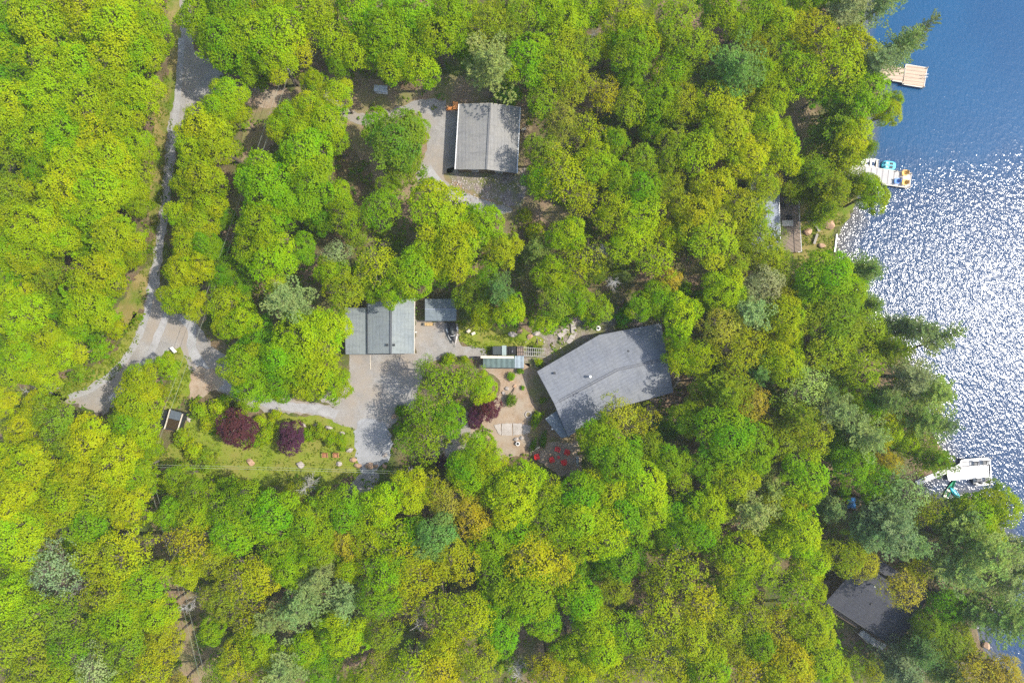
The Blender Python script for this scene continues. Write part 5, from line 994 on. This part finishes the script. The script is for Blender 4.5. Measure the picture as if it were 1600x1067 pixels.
for ph, l in by.items():
    l.sort()
    for n_, (d, i) in enumerate(l): LAB[i] = ph if len(l) == 1 else ORD[n_]+' '+ph
for i in LAB:
    while len(LAB[i].split()) > 16: LAB[i] = LAB[i].replace(' the ', ' ', 1) if ' the ' in LAB[i] else ' '.join(LAB[i].split()[:16])
GRP = {'m':'maples of the woodland','o':'oaks of the woodland','f':'oaks of the woodland','p':'pines of the woodland','h':'hemlocks of the woodland','s':'shrubs in the clearings and gardens','u':'purple ornamental maples','d':'dead leafless trees','y':'small maples and oaks'}
cnt = {}
for i, (u, v, r, k, c) in enumerate(recs):
    nm, cat, ph, d_ = D[i]; lst = PROTO[k]; cnt[k] = cnt.get(k, 0)+1; R0, H0, cm, tm = lst[trng.randrange(len(lst))]
    if k == 's': H = max(0.7, r/9.04*1.5)
    elif k == 'u': H = 2.6+r*0.11
    elif k == 'p': H = 9+r*0.15+trng.uniform(-1,1.5)
    elif k == 'h': H = 7+r*0.12+trng.uniform(-1,1)
    elif k == 'd': H = 9+trng.uniform(0,2)
    else: H = 5.5+r*0.2+trng.uniform(-1.2,1.2) - (1.5 if c in 'DK' else 0)
    if k == 'd': r = r*1.05
    hc = H*(0.72 if k in 'mofus' else 0.62 if k == 'p' else 0.5 if k == 'h' else 0.7)
    X, Y, _ = P(u, v, hc); Rw = r/9.04*(CAMH-hc)/CAMH*0.94
    kx = 1.075 if (u < 265 and v < 480) or (235 < u < 265 and 560 < v < 790) else 1.0; base = push_out(Vector((X*kx, Y))); 
    root = bpy.data.objects.new(nm, None); link(root); root.empty_display_size = 0.5; root.location = (base.x, base.y, 0)
    dv = Vector((X-base.x, Y-base.y, hc)); q = Vector((0,0,1)).rotation_difference(dv.normalized()) @ Quaternion((0,0,1), trng.uniform(0, 6.283))
    root.rotation_mode = 'QUATERNION'; root.rotation_quaternion = q; sx = Rw/R0; root.scale = (sx, sx*trng.uniform(0.82,1.12), H/H0*(dv.length/hc))
    tag(root, LAB[i], cat, GRP['y' if nm == 'sapling' else k])
    cr = bpy.data.objects.new('crown' if k != 'd' else 'branches', cm); link(cr, root); tk = bpy.data.objects.new('trunk', tm); link(tk, root)
    base_c = LC[c]; j = [trng.uniform(0.86,1.14) for _ in range(2)]
    cr.color = (base_c[0]*j[0]*j[1], base_c[1]*j[1], base_c[2]*trng.uniform(0.8,1.3), 1); tk.color = (1,1,1,1)

# undergrowth: ferns, seedlings and brush covering the forest floor, uncountable
rg = np.random.default_rng(5); d = {'v':[], 't':[]}
OPEN = AV + [[Vector(P(*p)[:2]) for p in a] for a in ([(370,612),(452,620),(560,636),(575,690),(540,672),(500,664),(420,656),(370,645)],[(255,488),(310,492),(340,545),(385,605),(340,625),(290,600)],[(262,0),(296,-40),(300,40),(288,100),(270,200),(266,300),(250,330),(236,300),(250,180),(262,110)],[(270,545),(302,590),(345,600),(296,622),(262,600)],[(300,660),(352,690),(400,690),(470,655),(556,668),(566,730),(540,745),(380,750),(320,740)],[(700,274),(720,290),(775,315),(815,322),(820,270)],[(748,570),(830,570),(842,590),(905,680),(908,740),(830,712),(770,700),(760,640)],[(715,500),(850,520),(830,580),(740,570)],[(1240,330),(1320,330),(1304,396),(1250,400)],[(700,690),(722,655),(740,650),(712,722)])]
THIN = [[Vector(P(*p)[:2]) for p in a] for a in ([(505,210),(560,240),(600,300),(640,310),(660,270),(700,300),(780,340),(900,360),(905,330),(830,300),(826,250),(820,140),(700,120),(640,140),(560,120),(470,130),(440,160)],[(395,160),(440,170),(420,240),(400,300),(360,380),(320,500),(300,480),(350,330),(375,260)],[(236,780),(270,800),(345,1080),(290,1080),(255,900)],[(215,430),(245,400),(228,330),(240,150),(285,110),(256,300),(222,480),(168,510)],[(1200,160),(1250,150),(1280,190),(1260,240),(1205,220)],[(1055,410),(1125,420),(1110,445),(1070,450)],[(80,800),(120,840),(78,830)])]
shp = [Vector((p.x-0.3,p.y)) for p in sh] + [Vector((400,-400)), Vector((400,400))]
n_ok = 0
cols = rg.uniform(0,1,20000)
for i in range(11000):
    x, y = rg.uniform(-92, 88), rg.uniform(-62, 62); pt = Vector((x,y))
    if inside(pt, shp) or any(inside(pt, a) for a in OPEN): continue
    if any(inside(pt, a) for a in THIN) and rg.uniform() < 0.8: continue
    if math.sin(x*0.31+2*math.sin(y*0.23))*math.sin(y*0.37+x*0.05) < -0.45 and rg.uniform() < 0.75: continue
    s = rg.uniform(0.35, 1.0); n_ = 9; D_ = dirs(n_, rg, 0.0); pos = np.array([x,y,0.05])+D_*s*np.array([1,1,rg.uniform(0.5,1.6)])
    cards(d, pos, D_*0.6+np.array([0,0,0.9]), 0.42, rg, cols[i])
o = bpy.data.objects.new('undergrowth', crown_mesh('undergrowth', d, M['leaf'])); link(o); o.color = (0.17,0.27,0.018,1); tag(o, kind='stuff')

# tufts and weeds in the lawns
d = {'v':[], 't':[]}; rl = random.Random(12)
for poly, n_ in (([(240,740),(290,765),(380,765),(440,768),(520,752),(560,735),(556,670),(520,655),(470,655),(424,652),(352,688),(300,660),(262,700)],1300),([(270,545),(300,560),(302,590),(272,635),(262,600)],350),([(715,502),(850,535),(758,556),(718,532)],500),([(205,500),(225,490),(215,540),(180,590),(90,630),(90,595),(150,570)],700),([(1240,335),(1325,335),(1304,396),(1250,398)],500),([(236,150),(262,110),(270,200),(256,300),(245,400),(215,480),(228,330)],900)):
    q_ = [Vector(P(*p)[:2]) for p in poly]; x0, x1 = min(p.x for p in q_), max(p.x for p in q_); y0, y1 = min(p.y for p in q_), max(p.y for p in q_); c_ = 0; it = 0
    while c_ < n_ and it < n_*6:
        it += 1; pt = Vector((rl.uniform(x0,x1), rl.uniform(y0,y1)))
        if not inside(pt, q_) or math.sin(pt.x*1.1+math.sin(pt.y*1.7)*2)*math.sin(pt.y*1.3+pt.x*0.4) < rl.uniform(-0.7,0.5): continue
        c_ += 1; D_ = dirs(4, rg, 0.1); cards(d, np.array([pt.x,pt.y,0.05])+D_*0.14, D_*0.7+np.array([0,0,0.6]), 0.17, rg, rl.random())
o = bpy.data.objects.new('grass', crown_mesh('grass', d, M['leaf'])); link(o); o.color = (0.18,0.245,0.018,1); tag(o, kind='stuff')

# fallen trunks and branches on the floor
for u, v, L, rz, lab in ((1062,856,7.0,-0.28,'long pale fallen trunk in the dark gap of the lower woods'),(100,512,1.8,-0.2,'short white fallen branch in the upper left woods'),(1345,556,4,-0.6,'grey fallen log near the lakeside pines')):
    p = P(u,v,0.25); q = loc2(p, rz); mb = MB(); mb.tube([q(-L/2,0,0.2),q(0,0.1,0.28),q(L/2,-0.05,0.2)],[0.2,0.15,0.06],7)
    for k in range(4): mb.tube([q(L*(0.1+0.1*k),0,0.25),q(L*(0.16+0.1*k),(-1)**k*0.7,0.5)],[0.05,0.015],4)
    o = mb.build('fallen_log', M['deadwood']); tag(o, lab, 'log')
# small weeds and stones scattered in the tan patio and the rubble bed
mb = MB(); rr = random.Random(3)
for _ in range(520):
    u, v = (rr.uniform(702,818), rr.uniform(276,320)) if rr.random() < 0.55 else (rr.uniform(820,1020), rr.uniform(490,560))
    pt = Vector(P(u,v)[:2])
    if any(inside(pt, a) for a in AV) : continue
    s = rr.uniform(0.08,0.3); mb.box((pt.x,pt.y,s*0.25),(s,s*rr.uniform(.6,1),s*0.5),rr.uniform(0,3),rr.uniform(-.3,.3))
o = mb.build('stones', M['rock']); tag(o, kind='stuff')

# the wood goes on outside the picture: one mass
rg = np.random.default_rng(77); d = {'v':[], 't':[]}
ring = [(x, y) for x in np.arange(-130, 60, 7.5) for y in np.arange(-96, 97, 7.5) if (abs(y) > 64 or x < -93)]
for x, y in ring:
    x += rg.uniform(-2.5,2.5); y += rg.uniform(-2.5,2.5)
    if inside(Vector((x,y)), shp): continue
    R_ = rg.uniform(3.4,4.8); hz = rg.uniform(7.5,11); ct = rg.uniform(0,1)
    for q_ in range(7):
        a_ = rg.uniform(0,6.28); rr_ = R_*rg.uniform(0.1,0.62); D_ = dirs(95, rg, -0.2); pos = np.array([x+rr_*math.cos(a_), y+rr_*math.sin(a_), hz+rg.uniform(-1,1.2)])+D_*R_*0.5
        cards(d, pos, D_*0.7+np.array([0,0,0.7]), 0.5, rg, ct)
o = bpy.data.objects.new('forest', crown_mesh('forest', d, M['leaf'])); link(o); o.color = (0.25,0.38,0.012,1); tag(o, kind='stuff')

# thin summer haze between the drone and the woods
hb = MB().box((0,0,59.5),(1300,1300,123)); hb = hb.build('haze', plain('haze_air',(0.8,0.85,0.9)))
hm = bpy.data.materials.new('haze_air'); hm.use_nodes = True; ht = hm.node_tree; ht.nodes.remove(ht.nodes['Principled BSDF'])
pv = ht.nodes.new('ShaderNodeVolumePrincipled'); pv.inputs['Color'].default_value = (0.86,0.90,0.96,1); pv.inputs['Density'].default_value = 0.00022; pv.inputs['Anisotropy'].default_value = 0.2
ht.links.new(pv.outputs[0], ht.nodes['Material Output'].inputs['Volume']); hb.data.materials.clear(); hb.data.materials.append(hm); tag(hb, kind='stuff')
S.cycles.volume_bounces = 1
